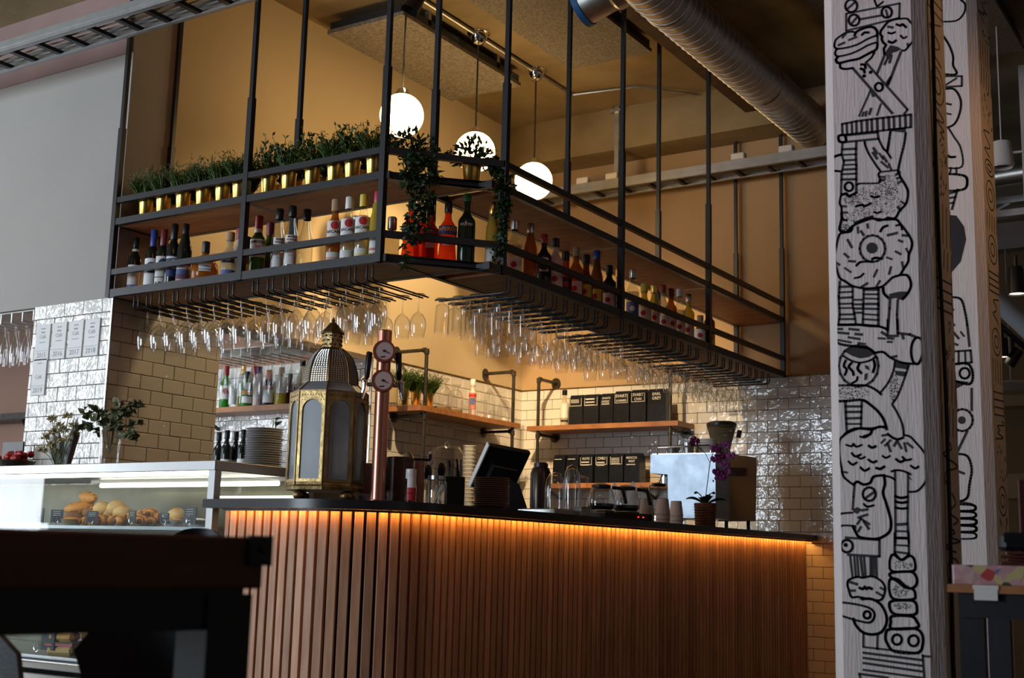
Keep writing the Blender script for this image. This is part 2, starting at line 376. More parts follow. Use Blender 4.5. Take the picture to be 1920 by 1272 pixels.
for i in range(nl):
    p, d = along(pp, (i+.5)*Lp/nl); ds.box((p.x, p.y, WT-.0375), (.008, .008, .004), Matrix.Rotation(math.atan2(d.y, d.x), 3, 'Z'))
o = obj('diodes', ds, M['led'], led, smooth=0); o['kind'] = 'stuff'
# working counters behind the bar, along the two walls
bc = thing('back_counter', 'low working counter along the tiled walls behind the bar', 'counter', (0, 0, 0))
obj('body', MB().box((-5.0, 7.43, .44), (.52, 1.8, .88)).box((-3.99, 8.06, .44), (1.5, .56, .88)), M['steel'], bc, smooth=0)
obj('top', MB().box((-4.98, 7.43, .90), (.56, 1.8, .04)).box((-3.985, 8.045, .90), (1.51, .59, .04)), M['steel'], bc, smooth=0)

# ------------------------------------------------------------------ the hanging shelf
DI = .375                                      # depth of the shelf
XE = XL+.018; XC = -3.456; YR = 4.708; XI = XR-DI; YI = YF+DI; YE = YB-.05
T = .03
sh = thing('hanging_shelf', 'black steel shelf with wooden boards hung from the ceiling over the bar', 'shelf', (0, 0, 0))
def bars(name, segs, w_, h_, m_=None):
    for a, b in segs: obj(name, MB().bar(a, b, w_, h_), m_ or M['black'], sh, smooth=0)
h = T/2
FL = [(x, YF+h) for x in (XE, -4.318, XC-h)]           # posts of the left face
FR = [(XR-h, y) for y in (YR+h, 5.887, 7.042, YE)]     # posts of the right face
BL = [(x, YI-h) for x in (XE, -4.318)]+[(XI+h, YI-h)]
BR = [(XI+h, y) for y in (5.887, 7.042, YE)]
for x, y in FL+FR+BL+BR:
    p = obj('post', MB().box((x, y, (2.23+3.15)/2), (T, T, .92)), M['black'], sh, smooth=0)
    obj('upper_tube', MB().box((x, y, (3.15+ZC)/2), (T-.008, T-.008, ZC-3.15)), M['black'], p, smooth=0)
def ring(z, hh, name):
    segs = [((XE, YF+h, z), (XC, YF+h, z)), ((XC-h, YF+h, z), (XR-h, YR+h, z)), ((XR-h, YR, z), (XR-h, YE, z))]
    bars(name, segs, T-.005, hh)
    return segs
ring(2.25, .04, 'beam'); ring(2.6325, .035, 'beam')
bars('beam', [((XE, YI-h, 2.25), (XR-h, YI-h, 2.25)), ((XI+h, YF+h, 2.25), (XI+h, YE, 2.25)), ((XE, YI-h, 2.6325), (XR-h, YI-h, 2.6325)), ((XI+h, YF+h, 2.6325), (XI+h, YE, 2.6325))], T*.9, .034)
ring(2.75, .03, 'guard_rail'); ring(2.362, .03, 'guard_rail')
for z in (2.25, 2.6325):
    cr = [((x, YF+h, z), (x, YI-h, z)) for x in (XE, -4.318)]+[((XR-h, y, z), (XI+h, y, z)) for y in (5.887, 7.042, YE)]
    bars('cross_bar', cr, T*.9, .03)
bars('cross_bar', [((XR-h, y, 2.75), (XI+h, y, 2.75)) for y in (5.887, 7.042, YE)][:0], T, T)
def board(z0, z1):
    for x0, x1 in ((XE+h, -4.335), (-4.303, XI+h)): obj('shelf_board', MB().box(((x0+x1)/2, YF+DI/2, (z0+z1)/2), (x1-x0, DI-.062, z1-z0)), M['board'], sh, smooth=0)
    obj('shelf_board', MB().prism([(XI+.02, YF+.03), (XC, YF+.03), (XR-.035, YR), (XR-.035, YI-.02), (XI+.02, YI-.02)], z0, z1), M['board'], sh, smooth=0)
    for y0, y1 in ((YR+.03, 5.872), (5.902, 7.027), (7.057, YE-.015)): obj('shelf_board', MB().box((XR-DI/2, (y0+y1)/2, (z0+z1)/2), (DI-.062, y1-y0, z1-z0)), M['board'], sh, rot=None, smooth=0)
board(2.236, 2.262); board(2.618, 2.645)
SZ1, SZ2 = 2.2625, 2.6455                      # upper faces of the two boards

# rail racks under the shelf that hold the stemware
def rack(label, cells, axis, z=2.163, depth=.50):
    "cells: positions of the slots along the shelf; axis 'x' left face, 'y' right face"
    t = thing('glass_rack', label, 'glass rack', (0, 0, 0), 0, 'wire racks under the hanging shelf')
    rods = []
    for c in cells: rods += [c-.0165, c+.0165]
    k = 0
    for q in range(0, len(rods)):
        u = rods[q]
        if axis == 'x': pts = [(u, YF+.05, 2.232), (u, YF+.05, z+.012), (u, YF+.058, z+.003), (u, YF+.075, z), (u, YF+.075+depth, z)]
        else: pts = [(XR-.05, u, 2.232), (XR-.05, u, z+.012), (XR-.058, u, z+.003), (XR-.075, u, z), (XR-.075-depth, u, z)]
        obj('rail', MB().tube(pts, .0042, 6), M['black'], t)
    return z
# ------------------------------------------------------------------ lamps, duct, cable ladders
LX, LZ = -4.44, 3.51
for i, (y, lab) in enumerate(((5.63, 'glowing white globe lamp nearest to the grey wall'), (6.40, 'glowing white globe lamp in the middle of the row of three'), (7.12, 'glowing white globe lamp nearest to the back wall'))):
    t = thing('globe_lamp', lab, 'pendant lamp', (LX, y, LZ), 0, 'globe pendant lamps over the bar')
    obj('globe', MB().ball((0, 0, 0), .13, 28, 18), M['globe'], t, smooth=80)
    obj('cap', MB().lathe([(.002, .165), (.03, .16), (.045, .135), (.05, .118), (.045, .112)], 20), M['chrome'], t)
    obj('rod', MB().tube([(0, 0, .16), (0, 0, ZC-LZ-.05)], .006, 8), M['pipe'], t)
    obj('ceiling_cup', MB().lathe([(.002, ZC-LZ-.085), (.035, ZC-LZ-.075), (.055, ZC-LZ-.045), (.06, ZC-LZ-.012), (.075, ZC-LZ-.008), (.075, ZC-LZ)], 20), M['chrome'], t)
tag(obj('ceiling_conduit', MB().tube([(LX+.0, 4.4, ZC-.02), (LX, 7.62, ZC-.02)], .012, 8).tube([(LX, 7.62, ZC-.02), (-3.95, 7.7, ZC-.02), (-3.62, 8.02, ZC-.03)], .008, 6), M['galv']), 'thin metal conduit on the ceiling linking the globe lamps', 'conduit')
beam = tag(obj('ceiling_channel', MB().box((-3.2, 6.2, 4.21), (.13, 3.7, .22)), mat('brown_channel', (.10, .055, .025), .8, noise=.4), smooth=0), 'dark brown channel on the ceiling beside the round duct', 'beam')

# spiral duct
DX, DZ, DR = -2.867, 4.0, .142
duct = thing('spiral_duct', 'round galvanised spiral duct under the ceiling', 'air duct', (DX, 0, DZ))
dn = Matrix.Rotation(R(-90), 3, 'X')
obj('pipe', MB().lathe([(DR, 4.2), (DR, YB-.02)], 40, axis=dn), M['galv'], duct)
hel = []
for i in range(int((YB-.1-4.3)/.075*16)):
    a = i/16*2*math.pi; hel.append((math.cos(a)*(DR+.001), 4.3+i/16*.075, math.sin(a)*(DR+.001)))
obj('seam', MB().tube(hel, .005, 5), M['galv'], duct)
for yy in (5.95, 7.35): obj('sleeve', MB().lathe([(DR+.002, yy), (DR+.006, yy+.005), (DR+.006, yy+.03), (DR+.002, yy+.035)], 40, axis=dn), M['galv'], duct)
br = MB(); c0 = on(1, 5.62, 1098, 8); e0 = Vector((DX, 5.62, DZ+.03)); ax = (Vector((c0.x, 5.62, c0.z))-e0)
q = ax.to_track_quat('Z', 'Y').to_matrix()
bo = obj('branch', MB().lathe([(.125, -.02), (.125, ax.length*.5), (.112, ax.length*.55), (.112, ax.length)], 30, axis=q, c=e0-Vector((DX, 0, DZ))), M['galv'], duct)
obj('collar', MB().lathe([(.112, 0), (.119, .002), (.119, .035), (.105, .036), (.10, .02)], 30, axis=q, c=Vector((c0.x, 5.62, c0.z))-Vector((DX, 0, DZ))), mat('blue_rubber', (.03, .16, .42), .5), duct)

def cable_ladder(name, label, x0, x1, ya, yb, z, n, hh=.06, boxes=()):
    t = thing(name, label, 'cable ladder', ((x0+x1)/2, (ya+yb)/2, z)); hx = (x1-x0)/2; hy = (yb-ya)/2
    for s in (-1, 1):
        mb = MB().box((0, s*hy, hh/2), (2*hx, .004, hh)).box((0, s*(hy-.012), .003), (2*hx, .024, .006)).box((0, s*(hy-.012), hh-.003), (2*hx, .024, .006)).box((0, s*(hy+.004), hh/2), (2*hx, .006, .012))
        obj('side_rail', mb, M['zinc'], t, smooth=0)
    for i in range(n):
        x = -hx+(i+.5)*2*hx/n
        obj('rung', MB().box((x, 0, .012), (.03, 2*hy-.02, .02)), M['black'], t, smooth=0)
    cb = MB()
    for k in range(4):
        yy = -hy+.04+k*(2*hy-.08)/3
        cb.tube([(-hx+2*hx*i/12, yy+rnd.uniform(-.012, .012), .03+rnd.uniform(-.003, .006)) for i in range(13)], .005, 5)
    obj('cables', cb, mat('grey_cable', (.35, .34, .32), .6), t)
    for bx in boxes: obj('junction_box', MB().box((bx-(x0+x1)/2, -hy+.03, hh+.025), (.10, .06, .05), bev=.006), M['white'], t)
    for i in range(0, n, 4):
        x = -hx+(i+.5)*2*hx/n+.1
        obj('hanger', MB().box((x, hy*.4, (ZC-z)/2), (.02, .02, ZC-z)), M['galv'], t, smooth=0) if name == 'cable_ladder_' else None
    return t
fl = cable_ladder('cable_ladder', 'galvanised cable ladder crossing in front of the grey wall', -9.9, -3.3, 3.83, 4.03, 3.505, 32)
obj('loop', MB().tube([(-.36+.09*math.cos(a*.5), .06*math.sin(a*.5)-.05, -.015+.02*math.sin(a*.5)) for a in range(13)], .006, 6), M['white'], fl)
cable_ladder('cable_ladder', 'galvanised cable ladder along the back wall above the bar', XL+.01, -2.32, 7.98, 8.20, 3.67, 13, .07, (-4.55, -4.3, -3.3, -2.95))
st = on(1, 8.05, 1160, 200)
tag(obj('ceiling_strut', MB().box((st.x, 8.03, (3.74+ZC)/2), (.035, .02, ZC-3.74)).box((st.x, 8.02, ZC-.04), (.1, .04, .02)), M['galv'], smooth=0), 'perforated steel strut hanging to the rear cable ladder', 'strut')

# ------------------------------------------------------------------ painted columns
def column(label, y, xa, xb, c, dep):
    x0, x1 = xa-c, xb+c; y0, y1 = y, y+dep
    poly = [(x0+c, y0), (x1-c, y0), (x1, y0+c), (x1, y1-c), (x1-c, y1), (x0+c, y1), (x0, y1-c), (x0, y0+c)]
    o = obj('painted_column', MB().prism(poly, 0, ZC), M['paint_white'], smooth=0)
    return tag(o, label, 'column', 'white columns covered in black doodles')
P1Y = 3.4; p1a = on(1, P1Y, 1566, 400).x; p1b = on(1, P1Y, 1719, 400).x
col1 = column('white painted column with black doodles, nearest to the bar end', P1Y, p1a, p1b, .032, .27)
P2Y = 4.75; p2b = on(1, P2Y, 1826, 400).x; p2a = p2b-(p1b-p1a)
col2 = column('white painted column with black doodles, half hidden behind the nearer one', P2Y, p2a, p2b, .032, .27)
cb = [on(1, P1Y-.004, 1741+(y_/1272)*32-max(0, 400-y_)*.005, y_) for y_ in range(0, 1273, 106)]
xs = p1b+.036
tag(obj('wall_cable', MB().tube([(xs+.004+.003*math.sin(k*1.7), P1Y+.05+.0035*k, ZC-.1-k*.35) for k in range(12)], .006, 6), M['blackp']), 'black cable running down the edge of the nearer column', 'cable')

# spotlights added out of view to brighten the walls behind the bar
def added_spot(label, loc, target, power, ang, soft=.035):
    t = thing('added_spotlight', label, 'spotlight', loc, 0, 'added warm spotlights over the bar'); d_ = (Vector(target)-Vector(loc)).normalized(); q_ = d_.to_track_quat('-Z', 'Y').to_matrix()
    obj('can', MB().lathe([(.001, .10), (.045, .10), (.05, .08), (.055, -.02)], 18, axis=q_), M['blackp'], t); obj('stem', MB().tube([(0, 0, .05), (0, 0, ZC-loc[2])], .01, 8), M['blackp'], t)
    l = bpy.data.lights.new('added_spot_beam', 'SPOT'); l.energy = power; l.color = (1.0, .70, .36); l.spot_size = R(ang); l.spot_blend = .6; l.shadow_soft_size = soft
    o = bpy.data.objects.new('added_spot_beam', l); COL.objects.link(o); o.parent = t; o.location = d_*.03; o.rotation_euler = q_.to_euler()
added_spot('added black spotlight aimed at the side wall shelf', (-3.75, 5.15, 4.12), (-5.25, 7.1, 1.9), 540, 54)
added_spot('added black spotlight aimed at the tiled pillar', (-4.35, 5.56, 4.14), (-5.25, 4.75, 1.65), 120, 46, .2)
added_spot('added black spotlight aimed at the tea shelf', (-3.75, 5.4, 4.12), (-4.4, 8.3, 1.85), 430, 44)

nt_ = thing('pink_fill_tube', 'added pink light tube out of view over the guests', 'added light', (-1.7, 1.5, 4.15)); obj('tube', MB().tube([(-.6, 0, 0), (.6, .2, 0)], .012, 10), emis('pink_fill_glow', (1.0, .22, .30), 55), nt_)  # added pink light above the view to tint wall and column tops
for sx in (-.5, .5): obj('holder', MB().box((sx, sx*.17+.1, .085), (.02, .02, .17)), M['blackp'], nt_, smooth=0)
# ------------------------------------------------------------------ stemware hanging in the racks
def onp(p0, n, x, y):
    d = ray(x, y); n = Vector(n); t = (Vector(p0)-CAM).dot(n)/d.dot(n); return CAM+d*t
GP = {   # upside down, origin at the foot that rests on the rails
 'wine':   [(.001, .0035), (.012, .004), (.033, .0015), (.034, 0), (.033, -.001), (.010, -.003), (.0042, -.012), (.0036, -.045), (.0040, -.078), (.009, -.086), (.024, -.098), (.036, -.120), (.0395, -.145), (.037, -.175), (.0315, -.205)],
 'bordeaux': [(.001, .0035), (.012, .004), (.035, .0015), (.036, 0), (.035, -.001), (.010, -.003), (.0042, -.012), (.0038, -.05), (.0042, -.082), (.012, -.090), (.030, -.104), (.043, -.130), (.046, -.152), (.042, -.185), (.036, -.212)],
 'flute':  [(.001, .0035), (.012, .004), (.030, .0015), (.031, 0), (.030, -.001), (.009, -.003), (.0042, -.012), (.0036, -.04), (.0042, -.066), (.010, -.085), (.019, -.115), (.0245, -.150), (.0250, -.180), (.0225, -.225)],
 'beer':   [(.001, .0035), (.014, .004), (.032, .0015), (.033, 0), (.032, -.001), (.012, -.004), (.0075, -.014), (.010, -.024), (.027, -.030), (.032, -.036), (.0335, -.08), (.0355, -.165)],
 'goblet': [(.001, .0035), (.012, .004), (.034, .0015), (.035, 0), (.034, -.001), (.010, -.003), (.0050, -.012), (.0046, -.035), (.0055, -.052), (.020, -.060), (.043, -.082), (.053, -.110), (.052, -.138), (.044, -.165)],
}
GM = {k: MB().lathe(v, 20).mesh(k+'_glass', M['glass'], 60) for k, v in GP.items()}
GN = {'wine': 'wine_glass', 'bordeaux': 'wine_glass', 'flute': 'champagne_flute', 'beer': 'beer_glass', 'goblet': 'goblet'}
GL = {'wine': 'slim clear wine glass', 'bordeaux': 'wide bowled clear wine glass', 'flute': 'tall narrow champagne flute', 'beer': 'straight tall footed beer glass', 'goblet': 'round bellied stemmed goblet'}
ORDN = ['first', 'second', 'third', 'fourth', 'fifth', 'sixth', 'seventh', 'eighth', 'ninth', 'tenth']
def hang(kind, x, y, z, where, grp, slot, j):
    where = '%s, %s slot, %s' % (where, ORDN[slot], ('nearest us', 'second in depth', 'third in depth', 'rearmost')[j])
    o = link(GN[kind], GM[kind], None, (x, y, z), (rnd.uniform(-.02, .02), rnd.uniform(-.02, .02), rnd.uniform(0, 6)))
    tag(o, GL[kind]+' upside down '+where, 'glass', GL[kind].split(' clear')[0]+' glasses '+grp)
RZ = 2.163
cellsA = [on(1, YF+.05, px, 575).x for px in (255, 279, 303, 328, 353, 379, 405, 431)]
cellsB = [on(1, YF+.05, px, 540).x for px in (479, 507, 536.5, 567.6, 597.7, 629.4, 660, 692)]
rack('black wire glass rack under the shelf end by the grey wall', cellsA, 'x', RZ, .40)
rack('black wire glass rack under the shelf left of its front corner', cellsB, 'x', RZ, .40)
kA = ['bordeaux', 'bordeaux', 'wine', 'wine', 'wine', 'bordeaux', 'wine', 'wine']
kB = ['flute', 'wine', 'wine', 'bordeaux', 'flute', 'wine', 'wine', 'wine']
for cells, kinds, where, grp in ((cellsA, kA, 'in grey wall rack', 'in the wall end rack'), (cellsB, kB, 'left of front corner', 'in the corner rack')):
    for ci, (c, k) in enumerate(zip(cells, kinds)):
        for j in range(4):
            if rnd.random() < .12 and j: continue
            hang(k, c+rnd.uniform(-.003, .003), YF+.13+j*.097+rnd.uniform(-.003, .003), RZ+.005, where, grp, ci, j)
def ycells(a, b, n): return [a+(b-a)*i/(n-1) for i in range(n)]
rk = [('black wire glass rack under the shelf right of its front corner', ycells(4.83, 5.79, 10), 'right of front corner', ['beer', 'beer', 'beer', 'flute', 'flute', 'wine', 'beer', 'bordeaux', 'wine', 'wine']),
      ('black wire glass rack under the middle of the long shelf', ycells(5.97, 6.95, 10), 'in middle rack', ['wine', 'beer', 'beer', 'wine', 'goblet', 'goblet', 'goblet', 'goblet', 'goblet', 'goblet']),
      ('black wire glass rack under the shelf end by the back wall', ycells(7.13, 8.12, 10), 'in rearmost rack', ['goblet']*8+['wine', 'wine'])]
for lab, cells, where, kinds in rk:
    rack(lab, cells, 'y', RZ, .38)
    for ci, (c, k) in enumerate(zip(cells, kinds)):
        for j in range(4 if k != 'goblet' else 3):
            if rnd.random() < .12: continue
            hang(k, XR-.13-j*(.097 if k != 'goblet' else .115)+rnd.uniform(-.002, .002), c+rnd.uniform(-.003, .003), RZ+.005, where, where, ci, j)

# ------------------------------------------------------------------ bottles
def text_mesh(s, size, m_, bold=False):
    cu = bpy.data.curves.new('lettering', 'FONT'); cu.body = s; cu.size = size; cu.align_x = 'CENTER'; cu.align_y = 'CENTER'; cu.resolution_u = 2
    if bold: cu.offset = size*.018
    cu.extrude = 0
    to = bpy.data.objects.new('lettering', cu)
    me = bpy.data.meshes.new_from_object(to); bpy.data.objects.remove(to)
    me.materials.clear(); me.materials.append(m_); return me
def wrap_text(s, size, m_, r_, z_, bold=True, squeeze=None):
    "lettering bent around a bottle of radius r_, facing local -Y"
    me = text_mesh(s, size, m_, bold)
    xs = [v.co.x for v in me.vertices]; wmax = max(abs(x) for x in xs) if xs else 1
    k = min(1.0, (squeeze or 1.25*r_)/max(wmax, 1e-6))
    for v in me.vertices:
        a = v.co.x*k/r_; zz = v.co.y+z_
        v.co = Vector((math.sin(a)*r_, -math.cos(a)*r_, zz))
    return me
def arc_label(r_, z0, z1, half, m_, n=12, name='label'):
    vs = []; fs = []
    for i in range(n+1):
        a = -half+2*half*i/n
        vs += [(math.sin(a)*r_, -math.cos(a)*r_, z0), (math.sin(a)*r_, -math.cos(a)*r_, z1)]
    for i in range(n): fs.append((2*i, 2*i+2, 2*i+3, 2*i+1))
    return MB().add(vs, fs).mesh(name, m_, 60)
BM = dict(wine=mat('wine_glass_dark', (.010, .012, .010), .07), green=liquid('green_glass', (.05, .11, .02), .55), dgreen=mat('deep_green_glass', (.012, .028, .012), .08),
          amber=liquid('amber_spirit', (.42, .15, .02), .5), red=liquid('red_aperitif', (.95, .09, .015), .45), clear=thin_glass('bottle_glass', (.90, .92, .90), .03, 1.8),
          yellow=liquid('yellow_liqueur', (.62, .50, .08), .55), brown=liquid('brown_spirit', (.20, .07, .015), .6), pale=liquid('pale_spirit', (.72, .66, .50), .35), pinkish=mat('pink_white_bottle', (.62, .50, .46), .3), dark=mat('black_bottle', (.012, .010, .012), .15), bgreen=liquid('bright_green_glass', (.05, .30, .03), .6))
CM = dict(black=M['blackp'], red=mat('red_cap', (.35, .03, .03), .35), white=M['white'], yellow=mat('yellow_cap', (.75, .62, .06), .4), gold=M['gold'], blue=mat('blue_cap', (.03, .06, .30), .35), pink=mat('pink_cap', (.65, .05, .12), .4), orange=mat('orange_cap', (.75, .16, .03), .4), silver=M['steel'], cork=mat('cork', (.45, .30, .17), .8), purple=mat('purple_cap', (.10, .03, .16), .4), wine=mat('wine_foil', (.16, .02, .03), .4), green=mat('green_cap', (.03, .18, .05), .4))
LM = dict(cream=M['paper'], white=mat('white_label', (.82, .82, .82), .6), navy=mat('navy_label', (.03, .05, .14), .5), black=mat('black_label', (.02, .02, .024), .5), orange=mat('orange_print', (.85, .30, .04), .5), yellow=mat('yellow_label', (.80, .68, .08), .5), redp=mat('red_print', (.50, .03, .04), .5), pinkp=mat('salmon_band', (.55, .22, .18), .6), bluep=mat('blue_print', (.10, .14, .34), .6), greenp=mat('green_print', (.04, .22, .06), .5))
SHAPES = {   # relative heights of shoulder start / neck start, neck radius, base detail
 'wine': (.62, .76, .0145), 'spirit': (.60, .76, .0155), 'tall': (.55, .90, .0135), 'vodka': (.50, .86, .015), 'square': (.66, .78, .016), 'squat': (.55, .70, .017)}
def bottle_profile(shape, H, r_, neck=None):
    if shape == 'decanter':
        return [(.001, 0), (r_*.75, 0), (r_*.98, .02), (r_, H*.28), (r_*.9, H*.42), (r_*.55, H*.54), (.016, H*.62), (.0145, H*.8), (.017, H*.86)]
    if shape == 'aperol':
        return [(.001, 0), (r_*.92, 0), (r_, .012), (r_*.86, H*.20), (r_*.80, H*.32), (r_*.96, H*.50), (r_*.90, H*.57), (.019, H*.68), (.0155, H*.74), (.0155, H*.94)]
    a, b, rn = SHAPES[shape]; rn = neck or rn
    return [(.001, 0), (r_*.93, 0), (r_, .006), (r_, H*a), (r_*.93, H*(a+(b-a)*.25)), (r_*.6, H*(a+(b-a)*.62)), (rn*1.1, H*b), (rn, H*(b+.04)), (rn, H*.985), (rn*1.08, H)]
def bottle(label, loc, shape, H, r_, body, cap, labels=(), caph=.05, fill=None, turn=None, group=None, neckband=None):
    d = Vector((CAM.x-loc[0], CAM.y-loc[1])); rz = math.atan2(d.y, d.x)+math.pi/2+(rnd.uniform(-.3, .3) if turn is None else turn)
    t = thing('bottle', label, 'bottle', loc, rz, group)
    prof = bottle_profile(shape, H, r_)
    obj('body', MB().lathe(prof, 22), BM[body], t, smooth=50)
    if fill:
        col, frac = fill; inner = [(max(p[0]-.003, .001), p[1]+.003) for p in prof if p[1] < H*frac]; inner.append((inner[-1][0], H*frac)); inner.append((.001, H*frac))
        obj('liquid', MB().lathe(inner, 16), BM[col], t, smooth=50)
    rn = prof[-1][0]
    ztop = prof[-1][1]; obj('cap', MB().lathe([(rn*1.12, ztop-caph), (rn*1.18, ztop-caph+.002), (rn*1.16, ztop+.006), (rn*1.05, ztop+.0085), (.001, ztop+.0085)], 16), CM[cap], t)
    if neckband: obj('neck_band', MB().lathe([(rn*1.14, neckband[0]), (rn*1.14, neckband[1])], 16), LM[neckband[2]], t)
    for L_ in labels:
        z0, z1, half, lm = L_[:4]
        rr = r_+.0007
        if shape in ('aperol', 'decanter'):
            zc = (z0+z1)/2; rr = max(q0[0]+(q1[0]-q0[0])*((zz-q0[1])/max(q1[1]-q0[1], 1e-6)) for zz in (z0, zc, z1) for q0, q1 in zip(prof, prof[1:]) if q0[1] <= zz <= q1[1])+.0012
        lo = link('label', arc_label(rr, z0, z1, half, LM[lm]), t)
        for pr in L_[4:]:
            txt, size, dz, ink = pr
            if txt == 'o':
                zc = (z0+z1)/2+dz; ring_ = [(size/2*math.cos(i*.3927), zc+size/2*math.sin(i*.3927)) for i in range(16)]; r2 = rr+.0024
                pm = MB().add([(0, -r2, zc)]+[(math.sin(u/r2)*r2, -math.cos(u/r2)*r2, v) for u, v in ring_], [(0, 1+i, 1+(i+1) % 16) for i in range(16)]).mesh('emblem', LM.get(ink, M['ink']), 0)
            elif txt.startswith('band'): pm = arc_label(rr+.0005, (z0+z1)/2+dz, (z0+z1)/2+dz+size, half, LM.get(ink, M['ink']), name='band')
            else: pm = wrap_text(txt, size, LM.get(ink, M['ink']), rr+.0008, (z0+z1)/2+dz, True, r_*half*.92)
            link('print', pm, lo)
    return t
def LF(px, y=4.40): p = on(1, y, px, 500); return (p.x, y, SZ1)
def RF(px, x=-3.21): p = on(0, x, px, 560); return (x, p.y, SZ1)
nC = Vector((-.766, .643, 0)); cp0 = Vector((XC, YF, 0))
def CF(px, inset=.10): p = onp(cp0+nC*inset, nC, px, 480); return (p.x, p.y, SZ1)
IK = 'ink'
bottle('dark wine bottle with white label at the shelf end by the wall', LF(252), 'wine', .30, .036, 'wine', 'black', [(.02, .155, 1.1, 'cream', ('band', .02, -.06, 'bluep'))], neckband=(.232, .245, 'cream'))
bottle('dark wine bottle with wide white label and bluish foil', LF(285, 4.37), 'wine', .315, .038, 'wine', 'blue', [(.025, .165, 1.2, 'white', ('o', .06, .02, 'navy'))], .09)
bottle('dark wine bottle whose white label carries a black stripe', LF(304, 4.36), 'wine', .305, .0365, 'wine', 'wine', [(.03, .165, 1.2, 'cream', ('band', .004, -.045, IK), ('o', .05, .03, 'navy'))], .08)
bottle('dark wine bottle with navy and white printed label', LF(323, 4.36), 'wine', .325, .037, 'wine', 'black', [(.05, .16, 1.2, 'navy', ('o', .05, .01, 'white'), ('band', .01, .04, 'white'))], .075, neckband=(.27, .30, 'navy'))
bottle('slim black wine bottle with a grey and salmon label', LF(344, 4.36), 'tall', .315, .038, 'wine', 'black', [(.02, .10, 1.2, 'cream', ('band', .03, -.035, 'pinkp'), ('band', .05, -.03+.0, 'bluep'))], .06, neckband=(.245, .255, 'cream'))
bottle('round amber cognac decanter with a small white label', LF(384, 4.38), 'decanter', .245, .068, 'amber', 'black', [(.055, .095, .45, 'white', ('COGNAC', .012, .006, IK), ('band', .003, -.012, IK))], .05, turn=0)
bottle('pale clear bottle with blue seal beside the cognac', LF(429, 4.38), 'squat', .24, .042, 'pale', 'cork', [(.02, .05, .9, 'bluep'), (.085, .13, .8, 'navy', ('o', .03, 0, 'white'))], .035)
bottle('pale pink bottle half hidden by the middle post', LF(446, 4.46), 'spirit', .28, .036, 'pinkish', 'red', [(.03, .14, 1.0, 'white')])
bottle('brown spirit bottle behind the middle post', LF(461, 4.545), 'spirit', .26, .036, 'brown', 'black', [(.05, .12, 1.0, 'yellow')])
bottle('green whiskey bottle with cream label and red cap', LF(481, 4.38), 'spirit', .30, .0385, 'green', 'red', [(.095, .185, 1.25, 'cream', ('JAMESON', .021, .030, IK), ('W', .022, .006, 'redp'), ('band', .003, -.03, 'bluep'))], .06, turn=.0, neckband=(.215, .245, 'cream'))
bottle('plain green bottle with dark red cap', LF(503, 4.475), 'spirit', .29, .034, 'green', 'wine', [(.06, .10, .9, 'black')], .06)
for px, y, tx in ((519, 4.37, True), (543, 4.36, True), (571, 4.44, False)):
    bottle('slender clear vodka bottle, '+('left of the labelled pair' if px == 519 else 'right of the labelled pair' if tx else 'without a label'), LF(px, y), 'vodka', .315, .034, 'clear', 'black', [(.03, .10, .95, 'white', ('o o o', .012, .01, 'pinkp')), (.140, .174, .95, 'white', ('MARK', .014, .008, IK), ('VODKA', .014, -.007, IK))] if tx else [], .045, group='clear vodka bottles')
bac = [('amber rum bottle with a bat emblem label', 624, 'amber', 'cork', 'cream', 'pinkp'), ('clear white rum bottle with a white cap', 650, 'clear', 'white', 'white', 'white'), ('clear lemon rum bottle with a yellow cap', 677, 'clear', 'yellow', 'white', 'yellow')]
for lab, px, b, c, lm, bd in bac:
    bottle(lab, LF(px, 4.37), 'spirit', .315, .038, b, c, [(.028, .062, 1.1, lm, ('band', .006, -.014, bd)), (.125, .212, 1.2, lm, ('o', .040, .022, 'redp'), ('BACARDI', .020, -.009, IK), ('band', .008, -.040, bd))], .05, fill=None if b == 'amber' else ('pale', .7), turn=0)
bottle('short clear bottle behind the white rum', LF(664, 4.52), 'spirit', .27, .034, 'clear', 'silver')
bottle('tall yellow liqueur bottle with pink cap at the corner post', LF(703, 4.36), 'tall', .315, .033, 'yellow', 'pink', [(.03, .11, 1.1, 'white', ('band', .012, -.03, 'pinkp'))], .045)
bottle('yellow capped bottle behind the corner post', LF(700, 4.50), 'tall', .31, .033, 'yellow', 'yellow')
bottle('squat clear bottle behind the corner post', CF(733, .2), 'squat', .22, .036, 'pale', 'silver')
for px, ins, lab in ((769, .13, 'behind the trailing ivy'), (805, .185, 'in the middle of the red trio'), (838, .105, 'beside the dark green bottle')):
    bottle('bright orange red aperitif bottle '+lab, CF(px, ins), 'aperol', .315, .046, 'red', 'black', [(.138, .182, 1.2, 'navy', ('APEROL', .027, .004, 'orange')), (.088, .118, .55, 'cream')], .045, turn=0, group='orange red aperitif bottles')
bottle('orange red aperitif bottle standing behind the trio', CF(790, .28), 'aperol', .30, .046, 'red', 'black', [(.125, .165, 1.2, 'navy')], .045)
bottle('dark green bottle with pale lettering by the ivy', CF(873, .08), 'wine', .335, .041, 'dgreen', 'green', [(.189, .190, .85, 'black', ('NOILLY PRAT', .019, 0, 'cream'))], .03, turn=0)
bottle('golden bottle behind the hanging vine', CF(922, .08), 'tall', .31, .032, 'yellow', 'gold', [(.03, .09, 1, 'cream')])
